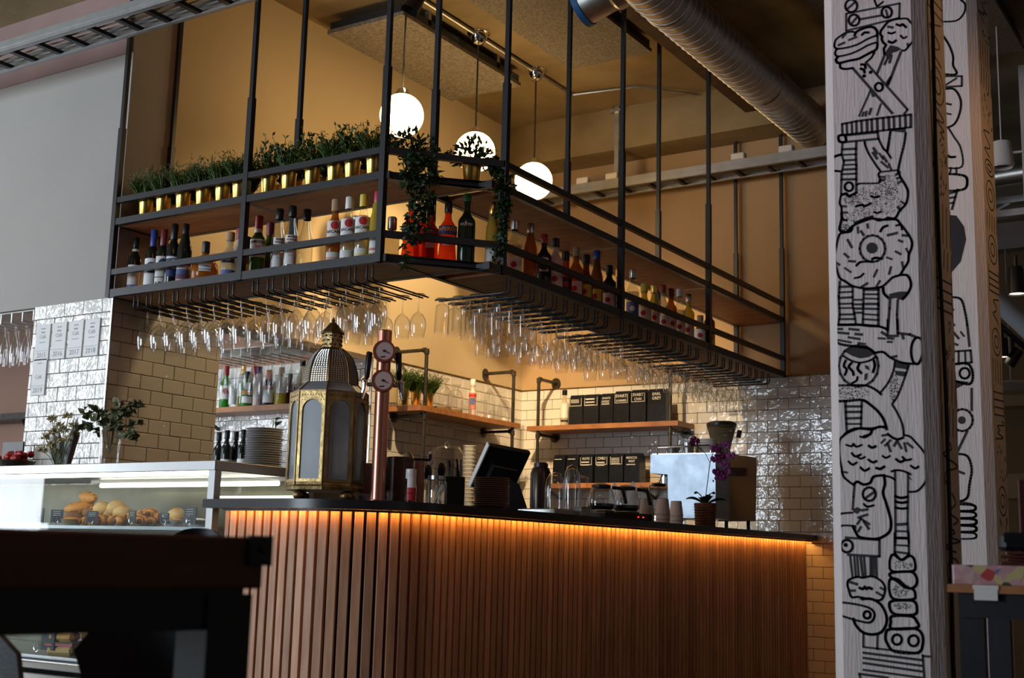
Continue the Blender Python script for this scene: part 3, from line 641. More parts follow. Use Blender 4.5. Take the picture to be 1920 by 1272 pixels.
rt = [(962, 'clear bottle with white label right of the corner', 'spirit', .30, .038, 'clear', 'silver', 'white', 'pale'), (992, 'amber bottle with a silver cap', 'tall', .30, .034, 'amber', 'silver', None, None), (1018, 'black bottle with a round pale emblem and red cap', 'wine', .29, .040, 'dark', 'red', 'round', None),
      (1040, 'pinkish white bottle with a dark cap', 'spirit', .29, .040, 'pinkish', 'black', 'cream', None), (1059, 'dark capped red bottle', 'squat', .25, .036, 'red', 'black', 'black', None), (1079, 'clear bottle with golden spirit and a cork', 'spirit', .30, .040, 'amber', 'cork', 'cream', None),
      (1098, 'brown bottle with a dark cap', 'squat', .28, .038, 'brown', 'black', 'yellow', None), (1118, 'tall bottle with a blue cap', 'vodka', .33, .036, 'brown', 'blue', 'yellow', None), (1142, 'green herb liqueur bottle with dark cap', 'square', .27, .038, 'dgreen', 'black', 'white', None),
      (1160, 'milky bottle with a cream label left of the third post', 'spirit', .27, .036, 'pale', 'gold', 'cream', None), (1186, 'clear bottle with a blue label right of the third post', 'spirit', .30, .038, 'clear', 'silver', 'bluep', 'pale'), (1208, 'squat yellow bottle', 'squat', .25, .042, 'yellow', 'yellow', 'cream', None),
      (1226, 'tall lemon yellow bottle', 'spirit', .27, .036, 'yellow', 'gold', 'cream', None), (1243, 'straw coloured bottle with a red cap', 'spirit', .30, .038, 'pale', 'red', 'white', None), (1258, 'amber bottle among the pale ones', 'spirit', .29, .036, 'amber', 'wine', 'cream', None),
      (1274, 'clear bottle with white cap', 'spirit', .31, .038, 'clear', 'white', 'white', 'pale'), (1291, 'green yellow syrup bottle', 'wine', .30, .036, 'yellow', 'silver', 'cream', None), (1313, 'round amber flask near the last post', 'decanter', .24, .055, 'amber', 'cork', 'white', None), (1330, 'dark flask right before the last post', 'spirit', .30, .036, 'brown', 'gold', 'yellow', None)]
for px, lab, shp, H, r_, b, c, lm, fl_ in rt:
    lb = [] if not lm else ([(.10, .17, .6, 'cream', ('o', .06, 0, 'black'))] if lm == 'round' else [(.04, .12, 1.1, lm, ('o', .03, .0, 'redp' if lm != 'bluep' else 'white'))])
    bottle(lab+' on the long shelf', RF(px, -3.21+rnd.uniform(-.03, .02)), shp, H, r_, b, c, lb, .04, fill=(fl_, .6) if fl_ else None)
# ------------------------------------------------------------------ plants on the upper shelf
POT = MB().lathe([(.001, .004), (.027, .004), (.027, 0), (.029, .002), (.0385, .108), (.0395, .112), (.037, .112), (.034, .10), (.001, .10)], 20).mesh('pot', M['gold'], 40)
def leaf_quad(mb, p, d, side, L, W, bend=.3):
    "one pointed leaf with a fold along its middle"
    d = d.normalized(); side = (side-d*side.dot(d)).normalized(); n = d.cross(side)
    m1 = p+d*L*.45; tip = p+d*L-n*L*bend
    mb.add([p, m1+side*W-n*L*bend*.2+n*W*.3, tip, m1-side*W-n*L*bend*.2+n*W*.3, m1-n*L*bend*.2], [(0, 4, 1), (1, 4, 2), (0, 3, 4), (4, 3, 2)])
def rdir(rg, zmin=-1, zmax=1):
    z = rg.uniform(zmin, zmax); a = rg.uniform(0, 2*math.pi); q = math.sqrt(max(0, 1-z*z)); return Vector((q*math.cos(a), q*math.sin(a), z))
def grass_mesh(seed):
    rg = random.Random(seed); mb = MB()
    for i in range(330):
        a = rg.uniform(0, 6.283); r0 = .033*math.sqrt(rg.random()); p = Vector((r0*math.cos(a), r0*math.sin(a), .10))
        d = Vector((math.cos(a)*rg.uniform(.1, .75), math.sin(a)*rg.uniform(.1, .75), 1)).normalized(); L = rg.uniform(.06, .125); s = rdir(rg); s = (s-d*s.dot(d)).normalized()*.0016
        mid = p+d*L*.55; tip = mid+(d+Vector((math.cos(a), math.sin(a), -.2))*.5).normalized()*L*.45
        mb.add([p-s, p+s, mid+s*1.3, mid-s*1.3, tip], [(0, 1, 2, 3), (3, 2, 4)])
        for k in range(2):
            q = p+d*L*rg.uniform(.4, 1); leaf_quad(mb, q, rdir(rg, 0, 1), rdir(rg), rg.uniform(.015, .028), .0022)
    return mb.mesh('foliage', M['leaf'], 0)
def bush_mesh(seed):
    rg = random.Random(seed); mb = MB()
    for i in range(26):
        a = rg.uniform(0, 6.283); d = Vector((math.cos(a)*rg.uniform(0, .8), math.sin(a)*rg.uniform(0, .8), 1)).normalized(); L = rg.uniform(.08, .15)
        p = Vector((.02*math.cos(a), .02*math.sin(a), .10)); mb.tube([p, p+d*L], .0012, 4, cap=False)
        for k in range(16):
            q = p+d*L*rg.uniform(.25, 1.02); leaf_quad(mb, q, rdir(rg, -.2, 1), rdir(rg), rg.uniform(.014, .024), .0055)
    return mb.mesh('foliage', M['leaf'], 0)
GR_ = [grass_mesh(s) for s in (1, 2)]; BU = [bush_mesh(s) for s in (3, 4)]
def pot_plant(x, y, z, fm, name, label, cat, group, s=1.0):
    t = thing(name, label, cat, (x, y, z), rnd.uniform(0, 6), group); t.scale = (s, s, s)
    link('pot', POT, t); link('foliage', fm, t, (0, 0, -.045), None, (1.12, 1.12, 1.42)); obj('soil', MB().lathe([(.001, .099), (.034, .101)], 12), M['soil'], t)
    return t
front = [274, 306, 342.7, 379.8, 415.8, 447.7, 501, 538.6, 582.7, 624.7, 657.4, 698]
for k, px in enumerate(front):
    for row, yy in ((0, 4.365), (1, 4.50)):
        p = on(1, yy, px+(0 if row == 0 else 13), 380); kind = 'bush' if k in (6, 7, 8, 10) else 'grass'
        if row and k == 11: continue
        lab = ('grassy' if kind == 'grass' else 'small leaved')+' green plant in a gold pot, '+('front' if row == 0 else 'rear')+' row, '+ORDN[k % 6]+(' from the grey wall' if k < 6 else ' right of the middle post')
        pot_plant(p.x, yy, SZ2, (GR_ if kind == 'grass' else BU)[k % 2], 'potted_plant', lab, 'potted plant', 'gold potted plants, %s, %s row, %s' % (kind, 'front' if row == 0 else 'rear', 'left bay' if k < 6 else 'right bay'))
p = on(1, 4.56, 634, 300)
t = bottle('bottle with a purple cap standing among the potted plants', (p.x, 4.56, SZ2), 'wine', .29, .036, 'dark', 'purple')

def trailing(x, y, label, seed, vines, potmat=True):
    "pot with ivy: a mound of leaves and hanging vines; vines = list of point lists (relative)"
    rg = random.Random(seed); t = thing('trailing_ivy', label, 'potted plant', (x, y, SZ2), 0, 'trailing ivies at the shelf corner')
    s = 1.25; link('pot', POT, t, scl=(s, s, s)); mb = MB(); st = MB()
    for i in range(150):
        d = rdir(rg, .05, 1); q = Vector((0, 0, .13))+Vector((d.x*.11, d.y*.11, d.z*.10))*rg.uniform(.4, 1.1)
        leaf_quad(mb, q, (d+rdir(rg)*.7), rdir(rg), rg.uniform(.025, .042), rg.uniform(.008, .012))
    for i in range(14):
        d = rdir(rg, .2, 1); pts = [Vector((0, 0, .12)), Vector((0, 0, .12))+d*.08, Vector((0, 0, .11))+d*.14]; st.tube(pts, .0014, 4)
    for vn in vines:
        pts = [Vector(v) for v in vn]; fine = []
        for a, b in zip(pts, pts[1:]):
            for k in range(6): fine.append(a.lerp(b, k/6)+rdir(rg)*.006)
        fine.append(pts[-1]); st.tube(fine, .0016, 4)
        for q in fine:
            for k in range(3): leaf_quad(mb, q+rdir(rg)*.006, rdir(rg, -1, .35), rdir(rg), rg.uniform(.024, .044), rg.uniform(.008, .013))
    obj('foliage', mb, M['leafd'], t, smooth=0); obj('stems', st, M['leafd'], t)
c1 = onp(cp0+nC*.10, nC, 772, 320); c2 = onp(cp0+nC*.12, nC, 884, 320)
along_c = Vector((.643, .766, 0))
def vine(dx0, out, drops, end, sway):
    "goes over the rail and down the outside; dx along the chamfer, out away from the shelf"
    pts = [Vector((0, 0, .12)), along_c*dx0*.6-nC*.06+Vector((0, 0, .13)), along_c*dx0-nC*out+Vector((0, 0, .05))]
    n = max(2, int(abs(end)/.1))
    for k in range(1, n+1): pts.append(along_c*(dx0+sway*math.sin(k*1.3))-nC*(out+.004*k)+Vector((0, 0, .05+(end-.05)*k/n)))
    return pts
trailing(c1.x, c1.y, 'trailing ivy hanging in front of the red bottles', 21, [vine(-.06, .115, 0, -.06, .01), vine(-.03, .115, 0, -.42, .012), vine(-.02, .12, 0, -.30, .014), vine(0, .12, 0, -.33, .015), vine(.02, .115, 0, -.15, .012), vine(.05, .115, 0, -.20, .01), vine(.07, .115, 0, -.03, .02), vine(-.01, .115, 0, -.24, .02), vine(.03, .12, 0, -.26, .02)])
trailing(c2.x, c2.y, 'trailing ivy in a gold pot hanging down by the corner post', 22, [vine(.10, .10, 0, -.38, .012), vine(.13, .10, 0, -.34, .012), vine(.115, .11, 0, -.25, .016), vine(.145, .10, 0, -.10, .01), vine(.09, .11, 0, -.14, .02), vine(.12, .10, 0, -.30, .02)])
# ------------------------------------------------------------------ things on the bar
def proj(p):
    d = Vector(p)-CAM; z = d.dot(fwd); return 960+FPX*d.dot(rgt)/z, 636-FPX*d.dot(upv)/z, z
def bar_at(px, inset):
    pth = cpath(inset, 24); Lq = poly_len(pth); best = None
    for i in range(600):
        p, d = along(pth, Lq*i/599); q = abs(proj((p.x, p.y, WT))[0]-px)
        if best is None or q < best[0]: best = (q, p)
    p = best[1]; return Vector((p.x, p.y, WT))
def face_cam(p): return math.atan2(CAM.y-p[1], CAM.x-p[0])+math.pi/2       # local -Y looks at the camera
def zpx(p, px, py):                                                        # height where the pixel meets the thing's depth
    n = Vector((CAM.x-p[0], CAM.y-p[1], 0)).normalized(); return onp(p, n, px, py).z

# lantern
lp = bar_at(608, .24); lr = .158
lan = thing('moroccan_lantern', 'eight sided brass lantern with glass panes and a pierced dome', 'lantern', lp, face_cam(lp)+R(18))
zb = [zpx(lp, 612, y)-WT for y in (922, 905, 741.6, 721.6, 653, 624.5, 598)]
def octa(r_, z_, n=8): return [Vector((r_*math.cos(math.pi/8+2*math.pi*k/n), r_*math.sin(math.pi/8+2*math.pi*k/n), z_)) for k in range(n)]
def frustum(mb, a, b):
    n = len(a); mb.add(a+b, [(i, (i+1) % n, n+(i+1) % n, n+i) for i in range(n)]); return mb
bs = MB(); frustum(bs, octa(lr*1.0, zb[0]), octa(lr*1.02, zb[0]+.012)); frustum(bs, octa(lr*1.02, zb[0]+.012), octa(lr*.985, zb[0]+.02)); frustum(bs, octa(lr*.985, zb[0]+.02), octa(lr*.97, zb[1]-.006))
bs.add(octa(lr, zb[0]), [tuple(range(8))[::-1]]); obj('base', bs, M['brass'], lan, smooth=20)
for k in range(0, 8, 2):
    a = math.pi/4*k+math.pi/8; obj('foot', MB().ball((lr*.82*math.cos(a), lr*.82*math.sin(a), zb[0]/2), zb[0]/2, 14, 8, (1.25, 1.25, 1)), M['brassd'], lan)
z0, z1 = zb[1]-.006, zb[2]; wface = 2*lr*.97*math.sin(math.pi/8); ri = lr*.97*math.cos(math.pi/8)
def arch_frame():
    mb = MB(); w2 = wface/2; a = w2*.74; zs = z0+.012; zt = z1-.075; t = .006
    inner = [(-a, zs), (a, zs)]+[(a*math.cos(q), zt+a*1.0*math.sin(q)) for q in [math.pi*i/10 for i in range(11)]]
    outer = []
    for (x, z) in inner:
        outer.append((x, z))
    # bridge the arch to the rectangle
    rect = [(-w2, z0), (w2, z0)]+[(w2, z0+(z1-z0)*1.0) if i < 3 else ((w2-(i-2.5)*2*w2/6, z1) if i < 8 else (-w2, z1)) for i in range(11)]
    n = len(inner); vs = [(x, -t/2, z) for x, z in inner]+[(x, -t/2, z) for x, z in rect]+[(x, t/2, z) for x, z in inner]+[(x, t/2, z) for x, z in rect]
    fs = []
    for i in range(n):
        j = (i+1) % n; fs += [(i, n+i, n+j, j), (2*n+i, 2*n+j, 3*n+j, 3*n+i), (i, j, 2*n+j, 2*n+i)]
    mb.add(vs, fs); 
    for k in range(9):                                  # pierced rosettes over the arch
        x = -w2*.8+k*w2*1.6/8; mb.box((x, -.004, z1-.014), (.006, .003, .006))
        if abs(k-4) > 2: mb.box((x, -.004, z1-.034), (.005, .003, .005))
    return mb
af = arch_frame().mesh('face_frame', M['brass'], 0)
pn = MB().box((0, .004, (z0+z1)/2), (wface*.86, .002, z1-z0-.02)).mesh('pane', M['frost'], 0)
for k in range(8):
    a = math.pi/4*k; rz = a+math.pi/2
    f_ = link('face_frame', af, lan, (ri*math.cos(a), ri*math.sin(a), 0), (0, 0, rz)); link('pane', pn, f_)
    c = octa(lr*.975, 0)[k]; obj('corner_rib', MB().tube([(c.x, c.y, z0-.01), (c.x, c.y, z1+.004)], .0045, 6), M['brassd'], lan)
sk = MB(); frustum(sk, octa(lr*1.0, z1), octa(lr*1.0, z1+.005)); obj('collar', sk, M['brassd'], lan, smooth=20)
s2 = frustum(MB(), octa(lr*.99, z1+.004), octa(lr*.70, zb[3])); obj('skirt', s2, M['frost'], lan, smooth=0)
dome = [(lr*.70, zb[3])]; hd = zb[4]-zb[3]
dome += [(lr*.70*math.cos(q)**.72 if q < 1.5 else .03, zb[3]+hd*math.sin(q)**1.05) for q in [i*math.pi/2/8 for i in range(1, 7)]]+[(.040, zb[4])]
dm = MB()
for (ra, za), (rb, zb_) in zip(dome, dome[1:]): frustum(dm, octa(ra, za), octa(rb, zb_))
obj('dome', dm, M['brassd'], lan, smooth=25)
for k in range(8):
    a = math.pi/8+math.pi/4*k
    obj('dome_rib', MB().tube([((r_+.001)*math.cos(a), (r_+.001)*math.sin(a), z_) for r_, z_ in dome], .003, 5), M['brassd'], lan)
    c0, c1_ = octa(lr*.99, z1+.004)[k], octa(lr*.70, zb[3])[k]; obj('skirt_rib', MB().tube([c0, c1_], .0035, 5), M['brassd'], lan)
pz = MB()
for (ra, za), (rb, zb_) in zip(dome[:-1], dome[1:-1]):
    for sub in (.17, .5, .83):
        r_ = (ra+(rb-ra)*sub)*math.cos(math.pi/8)+.001; z_ = za+(zb_-za)*sub
        for k in range(8):
            a = math.pi/4*k; half = r_*math.tan(math.pi/8)*.85; nn = max(2, int(half*2/.0095))
            for j in range(nn):
                u_ = -half+(j+.5)*2*half/nn; pz.box((r_*math.cos(a)-u_*math.sin(a), r_*math.sin(a)+u_*math.cos(a), z_), (.003, .0048, .0048), Matrix.Rotation(a, 3, 'Z'))
o = obj('piercing', pz, M['steel'], lan, smooth=0); o['kind'] = 'stuff'
nk = frustum(MB(), octa(.040, zb[4]-.004, 8), octa(.0385, zb[5])); obj('neck', nk, M['brass'], lan, smooth=20)
hz = MB()
for row in range(3):
    for k in range(12):
        a = 2*math.pi*(k+.5*(row % 2))/12; hz.box((.0405*math.cos(a), .0405*math.sin(a), zb[4]+.012+row*(zb[5]-zb[4]-.02)/2.4), (.003, .006, .006), Matrix.Rotation(a, 3, 'Z'))
o = obj('neck_holes', hz, M['ink'], lan, smooth=0); o['kind'] = 'stuff'
cpv = octa(.049, zb[5]); cpm = frustum(MB(), octa(.047, zb[5]-.004), cpv); frustum(cpm, cpv, octa(.012, zb[6]-.015)); obj('cap', cpm, M['brassd'], lan, smooth=0)
obj('finial', MB().lathe([(.001, zb[6]+.008), (.005, zb[6]), (.009, zb[6]-.007), (.005, zb[6]-.013), (.013, zb[6]-.017)], 10), M['brass'], lan)

# beer font
bp = bar_at(706, .20); bz = face_cam(bp); ht = zpx(bp, 722, 620)-WT
bf = thing('beer_tap', 'copper beer tap column with two round dials and black handles', 'beer tap', bp, bz)
obj('column', MB().lathe([(.0285, 0), (.0285, ht-.003), (.026, ht), (.001, ht)], 24), M['copper'], bf)
obj('foot_flange', MB().lathe([(.045, 0), (.045, .008), (.0285, .012)], 24), M['copper'], bf)
M['dial'] = mat('dial_face', (.55, .43, .40), .5); M['dialrim'] = mat('dial_rim', (.30, .08, .05), .35, metal=.3)
face_up = Matrix.Rotation(R(90), 3, 'X')
for yy in (662, 717):
    z_ = zpx(bp, 716, yy)-WT
    g = obj('dial', MB().lathe([(.001, .052), (.036, .052), (.036, .056), (.044, .056), (.045, .05), (.045, .022), (.030, .018)], 28, (0, 0, z_), axis=face_up), M['dialrim'], bf)
    obj('dial_face', MB().lathe([(.001, .0535), (.0365, .0535)], 28, (0, 0, z_), axis=face_up), M['dial'], g)
    obj('needle', MB().box((.008, -.055, z_-.004), (.026, .002, .0025), Matrix.Rotation(R(25), 3, 'Y')).lathe([(.005, .0535), (.005, .057), (.001, .057)], 10, (0, 0, z_), axis=face_up), M['ink'], g)
    obj('maker_mark', MB().box((-.004, -.0545, z_-.024), (.018, .001, .005), Matrix.Rotation(R(-8), 3, 'Y')), M['ink'], g)
for s in (-1, 1):
    zt = zpx(bp, 716, 722)-WT
    tp = obj('tap', MB().tube([(s*.02, 0, zt), (s*.075, 0, zt)], .009, 10).tube([(s*.072, 0, zt+.012), (s*.072, 0, zt-.012), (s*.082, -.004, zt-.06)], [.013, .011, .007], 10).ball((s*.072, 0, zt+.012), .014), M['chrome'], bf)
    obj('handle', MB().tube([(s*.066, 0, zt+.02), (s*.064, -.002, zt+.03), (s*.058, -.006, zt+.125), (s*.057, -.006, zt+.13)], [.006, .011, .013, .010], 12), M['blackp'], tp)

# small things between tap and till
p = bar_at(689, .42); t = thing('napkin_stack', 'stack of pale pink napkins behind the beer tap', 'napkins', p, face_cam(p)); hN = zpx(p, 689, 870)-WT
for k in range(16): obj('napkin', MB().box((rnd.uniform(-.002, .002), 0, hN*(k+.5)/16), (.075, .09, hN/16*.9)), mat('napkin', (.42, .27, .24), .8) if k == 0 else bpy.data.materials['napkin'], t, smooth=0)
p = bar_at(746, .26); h_ = zpx(p, 745, 858)-WT
t = thing('wooden_tub', 'dark brown round wooden tub right of the beer tap', 'tub', p, face_cam(p))
obj('tub', MB().lathe([(.001, 0), (.055, 0), (.056, .004), (.056, h_-.003), (.053, h_), (.050, h_-.003), (.050, .01), (.001, .01)], 28), mat('brown_lacquer', (.11, .048, .028), .3, noise=.3), t)
obj('rim_band', MB().lathe([(.0565, h_-.02), (.0565, h_-.012)], 28), M['pipe'], t)
p = bar_at(783, .24); h_ = zpx(p, 786, 857)-WT
t = thing('coffee_tamper', 'wooden handled grinder with a dark top beside the tub', 'coffee grinder', p, face_cam(p))
obj('body', MB().lathe([(.001, 0), (.026, 0), (.026, .09), (.022, h_*.55), (.024, h_*.62), (.024, h_-.02), (.001, h_-.02)], 18), mat('pink_wood', (.36, .20, .15), .5), t)
obj('crank', MB().box((.01, 0, h_-.012), (.075, .02, .01)).tube([(.045, 0, h_-.01), (.045, 0, h_+.012)], .008), M['blackp'], t)
p = bar_at(768, .12); t = bottle('small glass with red stripes at the bar edge', p, 'squat', .125, .022, 'clear', 'white', [(.01, .10, .9, 'white', ('band', .006, -.02, 'redp'), ('band', .05, -.045, 'redp'))], .03)
p = bar_at(818, .13); hJ = zpx(p, 817, 893)-WT
t = thing('glass_jar', 'clear glass jar with a metal lid and white straws', 'jar', p, face_cam(p))
obj('glass', MB().lathe([(.001, .002), (.040, .002), (.043, .012), (.043, hJ*.72), (.036, hJ*.84), (.034, hJ*.9)], 24), M['glass'], t); obj('lid', MB().lathe([(.036, hJ*.86), (.037, hJ*.87), (.037, hJ), (.001, hJ)], 24), M['steel'], t)
for k in range(4): obj('straw', MB().tube([(rnd.uniform(-.03, .03), rnd.uniform(-.02, .02), .006), (rnd.uniform(-.03, .03), rnd.uniform(-.02, .02), hJ*.7)], .0035, 6), M['white'], t)
for k, (px, ins, c, top_) in enumerate(((806, .3, 'white', 846), (824, .3, 'blackp', 868), (800, .27, 'blackp', 872))):
    p = bar_at(px, ins); hh = zpx(p, px, top_)-WT
    t = thing('service_spoon', ('white flat serving paddle behind the jar', 'black knobbed serving spoon right of the jar', 'black knobbed serving spoon left of the jar')[k], 'spoon', p, face_cam(p))
    obj('handle', MB().tube([(0, 0, 0), (0, 0, hh-.05)], .005, 8), M['steel'], t); obj('head', MB().ball((0, 0, hh-.03), .03, 14, 8, (.55 if c == 'white' else .6, .35, 1.05)), M[c], t)
p = bar_at(852, .20); hh = zpx(p, 852, 895)-WT
t = thing('cutlery_box', 'black cutlery holder full of knives and forks', 'cutlery holder', p, face_cam(p))
obj('box', MB().box((0, 0, hh/2), (.085, .085, hh), bev=.004), M['blackp'], t, smooth=0)
for k in range(12):
    x, y = rnd.uniform(-.035, .035), rnd.uniform(-.035, .035); L_ = rnd.uniform(.03, .075)
    obj('cutlery', MB().bar((x, y, hh-.005), (x+rnd.uniform(-.012, .012), y, hh+L_), .008, .003), M['steel'] if k % 3 else M['blackp'], t, smooth=0)
# stacks of plates: every plate is a thing
def plate_mesh(name, r_, m_, hgt=.018): return MB().lathe([(.001, .003), (r_*.6, .002), (r_*.62, 0), (r_*.66, 0), (r_*.68, .004), (r_*.97, hgt-.003), (r_, hgt), (r_*.98, hgt+.002), (r_*.68, .008), (.001, .007)], 28).mesh(name, m_, 40)
ORD = ['first', 'second', 'third', 'fourth', 'fifth', 'sixth', 'seventh', 'eighth', 'ninth', 'tenth', 'eleventh', 'twelfth', 'thirteenth', 'fourteenth', 'fifteenth', 'sixteenth', 'seventeenth', 'eighteenth', 'nineteenth', 'twentieth']
def plate_stack(p, n, r_, top_z, m_, where, grp):
    me = plate_mesh('plate', r_, m_); st = (top_z-p[2]-.02)/(n-1)
    for k in range(n):
        o = link('plate', me, None, (p[0]+rnd.uniform(-.002, .002), p[1]+rnd.uniform(-.002, .002), p[2]+k*st)); tag(o, '%s plate from the bottom in the stack %s' % (ORD[k], where), 'plate', grp)
M['plate_dark'] = mat('brown_plate', (.20, .12, .10), .3)
p = bar_at(921, .13); plate_stack(p, 14, .078, zpx(p, 921, 897), M['plate_dark'], 'in front of the till', 'brown plates in front of the till')
# till
p = bar_at(948, .36); tl = thing('till', 'touch screen till seen from behind on its dark stand', 'cash register', p, 0)
A = at(917, 832, proj(p)[2]-.05); B = at(995, 847, proj(p)[2]+.045); Cc = at(877, 918, proj(p)[2]+.045)
ux = (B-A); Wd = ux.length; ux.normalize(); uz = (A-Cc); uz = (uz-ux*uz.dot(ux)); Hd = uz.length*.92; uz.normalize(); uy = uz.cross(ux)
rotm = Matrix((ux, uy, uz)).transposed(); ctr = A+ux*Wd/2-uz*Hd/2-p
obj('screen', MB().box(ctr, (Wd, .026, Hd), rotm, bev=.006), M['blackp'], tl, smooth=0)
edge_l = ctr-ux*(Wd/2+.003); obj('window_glint', MB().box(edge_l, (.006, .03, Hd*1.0), rotm), M['white'], tl, smooth=0)  # white strip paints the window light caught by the screen's front glass
obj('rear_box', MB().box(ctr+uy*(-.03 if (uy.dot(CAM-p) < 0) else .03)-uz*Hd*.1, (Wd*.6, .035, Hd*.5), rotm, bev=.006), M['blackp'], tl, smooth=0)
obj('stand', MB().prism([(-.10, 0), (.11, 0), (.06, .14), (.0, .17)], -.05, .05, Matrix.Rotation(face_cam(p), 4, 'Z') @ Matrix.Rotation(R(90), 4, 'X')), M['blackp'], tl, smooth=0)
# steel tray with glass jugs
p = bar_at(1042, .16); rz = R(90)
t = thing('steel_tray', 'low steel drip tray under the glass jugs', 'tray', p, rz)
obj('tray', MB().box((0, 0, .012), (.36, .20, .024), bev=.003), M['steel'], t, smooth=0); obj('grid', MB().box((0, 0, .0255), (.33, .17, .002)), M['pipe'], t, smooth=0)
for px, ins, r_, ytop, lab in ((1040, .13, .047, 886, 'upturned clear glass jug with a rounded bottom on the tray'), (1072, .15, .042, 872, 'taller upturned glass jug with a handle on the tray')):
    q = bar_at(px, ins)+Vector((0, 0, .027)); hj = zpx(q, px, ytop)-q.z
    t = thing('glass_jug', lab, 'jug', q, face_cam(q)); obj('glass', MB().lathe([(r_, 0), (r_*1.02, .005), (r_*.98, hj*.55), (r_*.86, hj*.8), (r_*.55, hj*.96), (.001, hj)], 26), M['glass'], t, smooth=60)
    obj('inner_wall', MB().lathe([(r_*.93, 0), (r_*.90, hj*.5), (r_*.5, hj*.9), (.001, hj*.93)], 22), M['glass'], t, smooth=60)
    if px > 1060: obj('handle', MB().tube([(r_*.9, 0, hj*.75), (r_*1.7, 0, hj*.72), (r_*1.75, 0, hj*.45), (r_*.98, 0, hj*.32)], .006, 8), M['glass'], t)
q = bar_at(1012, .42); hh = zpx(q, 1012, 868)-WT
t = thing('dark_flask', 'dark thermos behind the glass jugs', 'thermos', q, 0); obj('body', MB().lathe([(.001, 0), (.05, 0), (.052, .01), (.052, hh*.8), (.042, hh*.9), (.03, hh*.93)], 22), mat('dark_bronze', (.05, .035, .03), .25, metal=.6), t); obj('lid', MB().lathe([(.036, hh*.9), (.036, hh-.006), (.03, hh), (.001, hh)], 20), M['blackp'], t)
# filter coffee brewer
p = bar_at(1150, .22); cbm = thing('coffee_brewer', 'black filter coffee brewer with glass pots and red lights', 'coffee machine', p, R(72)); s_ = proj(p)[2]/FPX
def bh(py, px=1150): return zpx(p, px, py)-WT
obj('base', MB().box((0, 0, .02), (.34, .24, .04), bev=.006), M['blackp'], cbm, smooth=0)
M['redled'] = emis('red_led', (1, .02, .01), 6)
for k in range(2): obj('indicator', MB().box((.06+k*.035, -.1215, .022), (.006, .003, .006)), M['redled'], cbm, smooth=0)
for k in (-1, 1):
    pt = obj('hot_plate', MB().lathe([(.07, .04), (.07, .05), (.001, .05)], 24, (k*.09, 0, 0)), M['pipe'], cbm)
    ct = obj('coffee_pot', MB().lathe([(.055, .052), (.072, .07), (.074, .10), (.06, .15), (.045, .17)], 24, (k*.09, 0, 0)), M['glass'], cbm)
    obj('coffee', MB().lathe([(.001, .054), (.053, .054), (.069, .072), (.069, .085), (.001, .085)], 22, (k*.09, 0, 0)), BM['dark'], ct)
    obj('pot_lid', MB().lathe([(.049, .165), (.05, .18), (.02, .19), (.001, .19)], 20, (k*.09, 0, 0)), M['blackp'], ct)
    obj('pot_handle', MB().tube([(k*.09+.05, -.03, .17), (k*.09+.095, -.06, .165), (k*.09+.115, -.065, .09)], .010, 8), M['blackp'], ct)
q = bar_at(1092, .06); t = thing('steel_box', 'small steel box at the bar edge beside the brewer', 'box', q, R(80)); obj('box', MB().box((0, 0, .02), (.07, .05, .04), bev=.003), M['steel'], t, smooth=0); obj('lid', MB().box((0, 0, .042), (.072, .052, .004)), M['steel'], t, smooth=0)
# paper cups in stacks
def cup_stack(px, ins, ytop, n, lab):
    q = bar_at(px, ins); hh = zpx(q, px, ytop)-WT; t = thing('paper_cup_stack', lab, 'paper cups', q, 0, 'paper cup stacks on the bar')
    c_h = .085; step = (hh-c_h)/max(1, n-1)
    me = MB().lathe([(.040, 0), (.0415, .002), (.040, .004), (.030, c_h), (.001, c_h)], 20).mesh('cup', mat('paper_cup', (.62, .50, .44), .7) if 'paper_cup' not in bpy.data.materials else bpy.data.materials['paper_cup'], 40)
    for k in range(n): link('cup', me, t, (0, 0, step*k))
cup_stack(1213, .16, 935, 3, 'stack of upturned paper cups next to the brewer'); cup_stack(1243, .17, 936, 3, 'stack of upturned paper cups in the middle'); cup_stack(1268, .20, 940, 3, 'stack of upturned paper cups next to the orchid')
q = bar_at(1168, .40); hh = zpx(q, 1168, 905)-WT
for k, (px, py) in enumerate(((1152, 905), (1186, 903))):
    q = bar_at(px, .42); hh = zpx(q, px, py)-WT; t = thing('milk_carton', ('tall white carton behind the coffee pots', 'second tall white carton behind the coffee pots')[k], 'carton', q, face_cam(q))
    obj('carton', MB().box((0, 0, hh*.4), (.06, .06, hh*.8)).prism([(-.03, 0), (.03, 0), (0, hh*.2)], -.03, .03, Matrix.Translation((0, 0, hh*.8)) @ Matrix.Rotation(R(90), 4, 'X')), M['white'], t, smooth=0); obj('spout', MB().lathe([(.01, hh*.86), (.01, hh*.92), (.001, hh*.92)], 12, (0, -.018, 0)), M['white'], t)

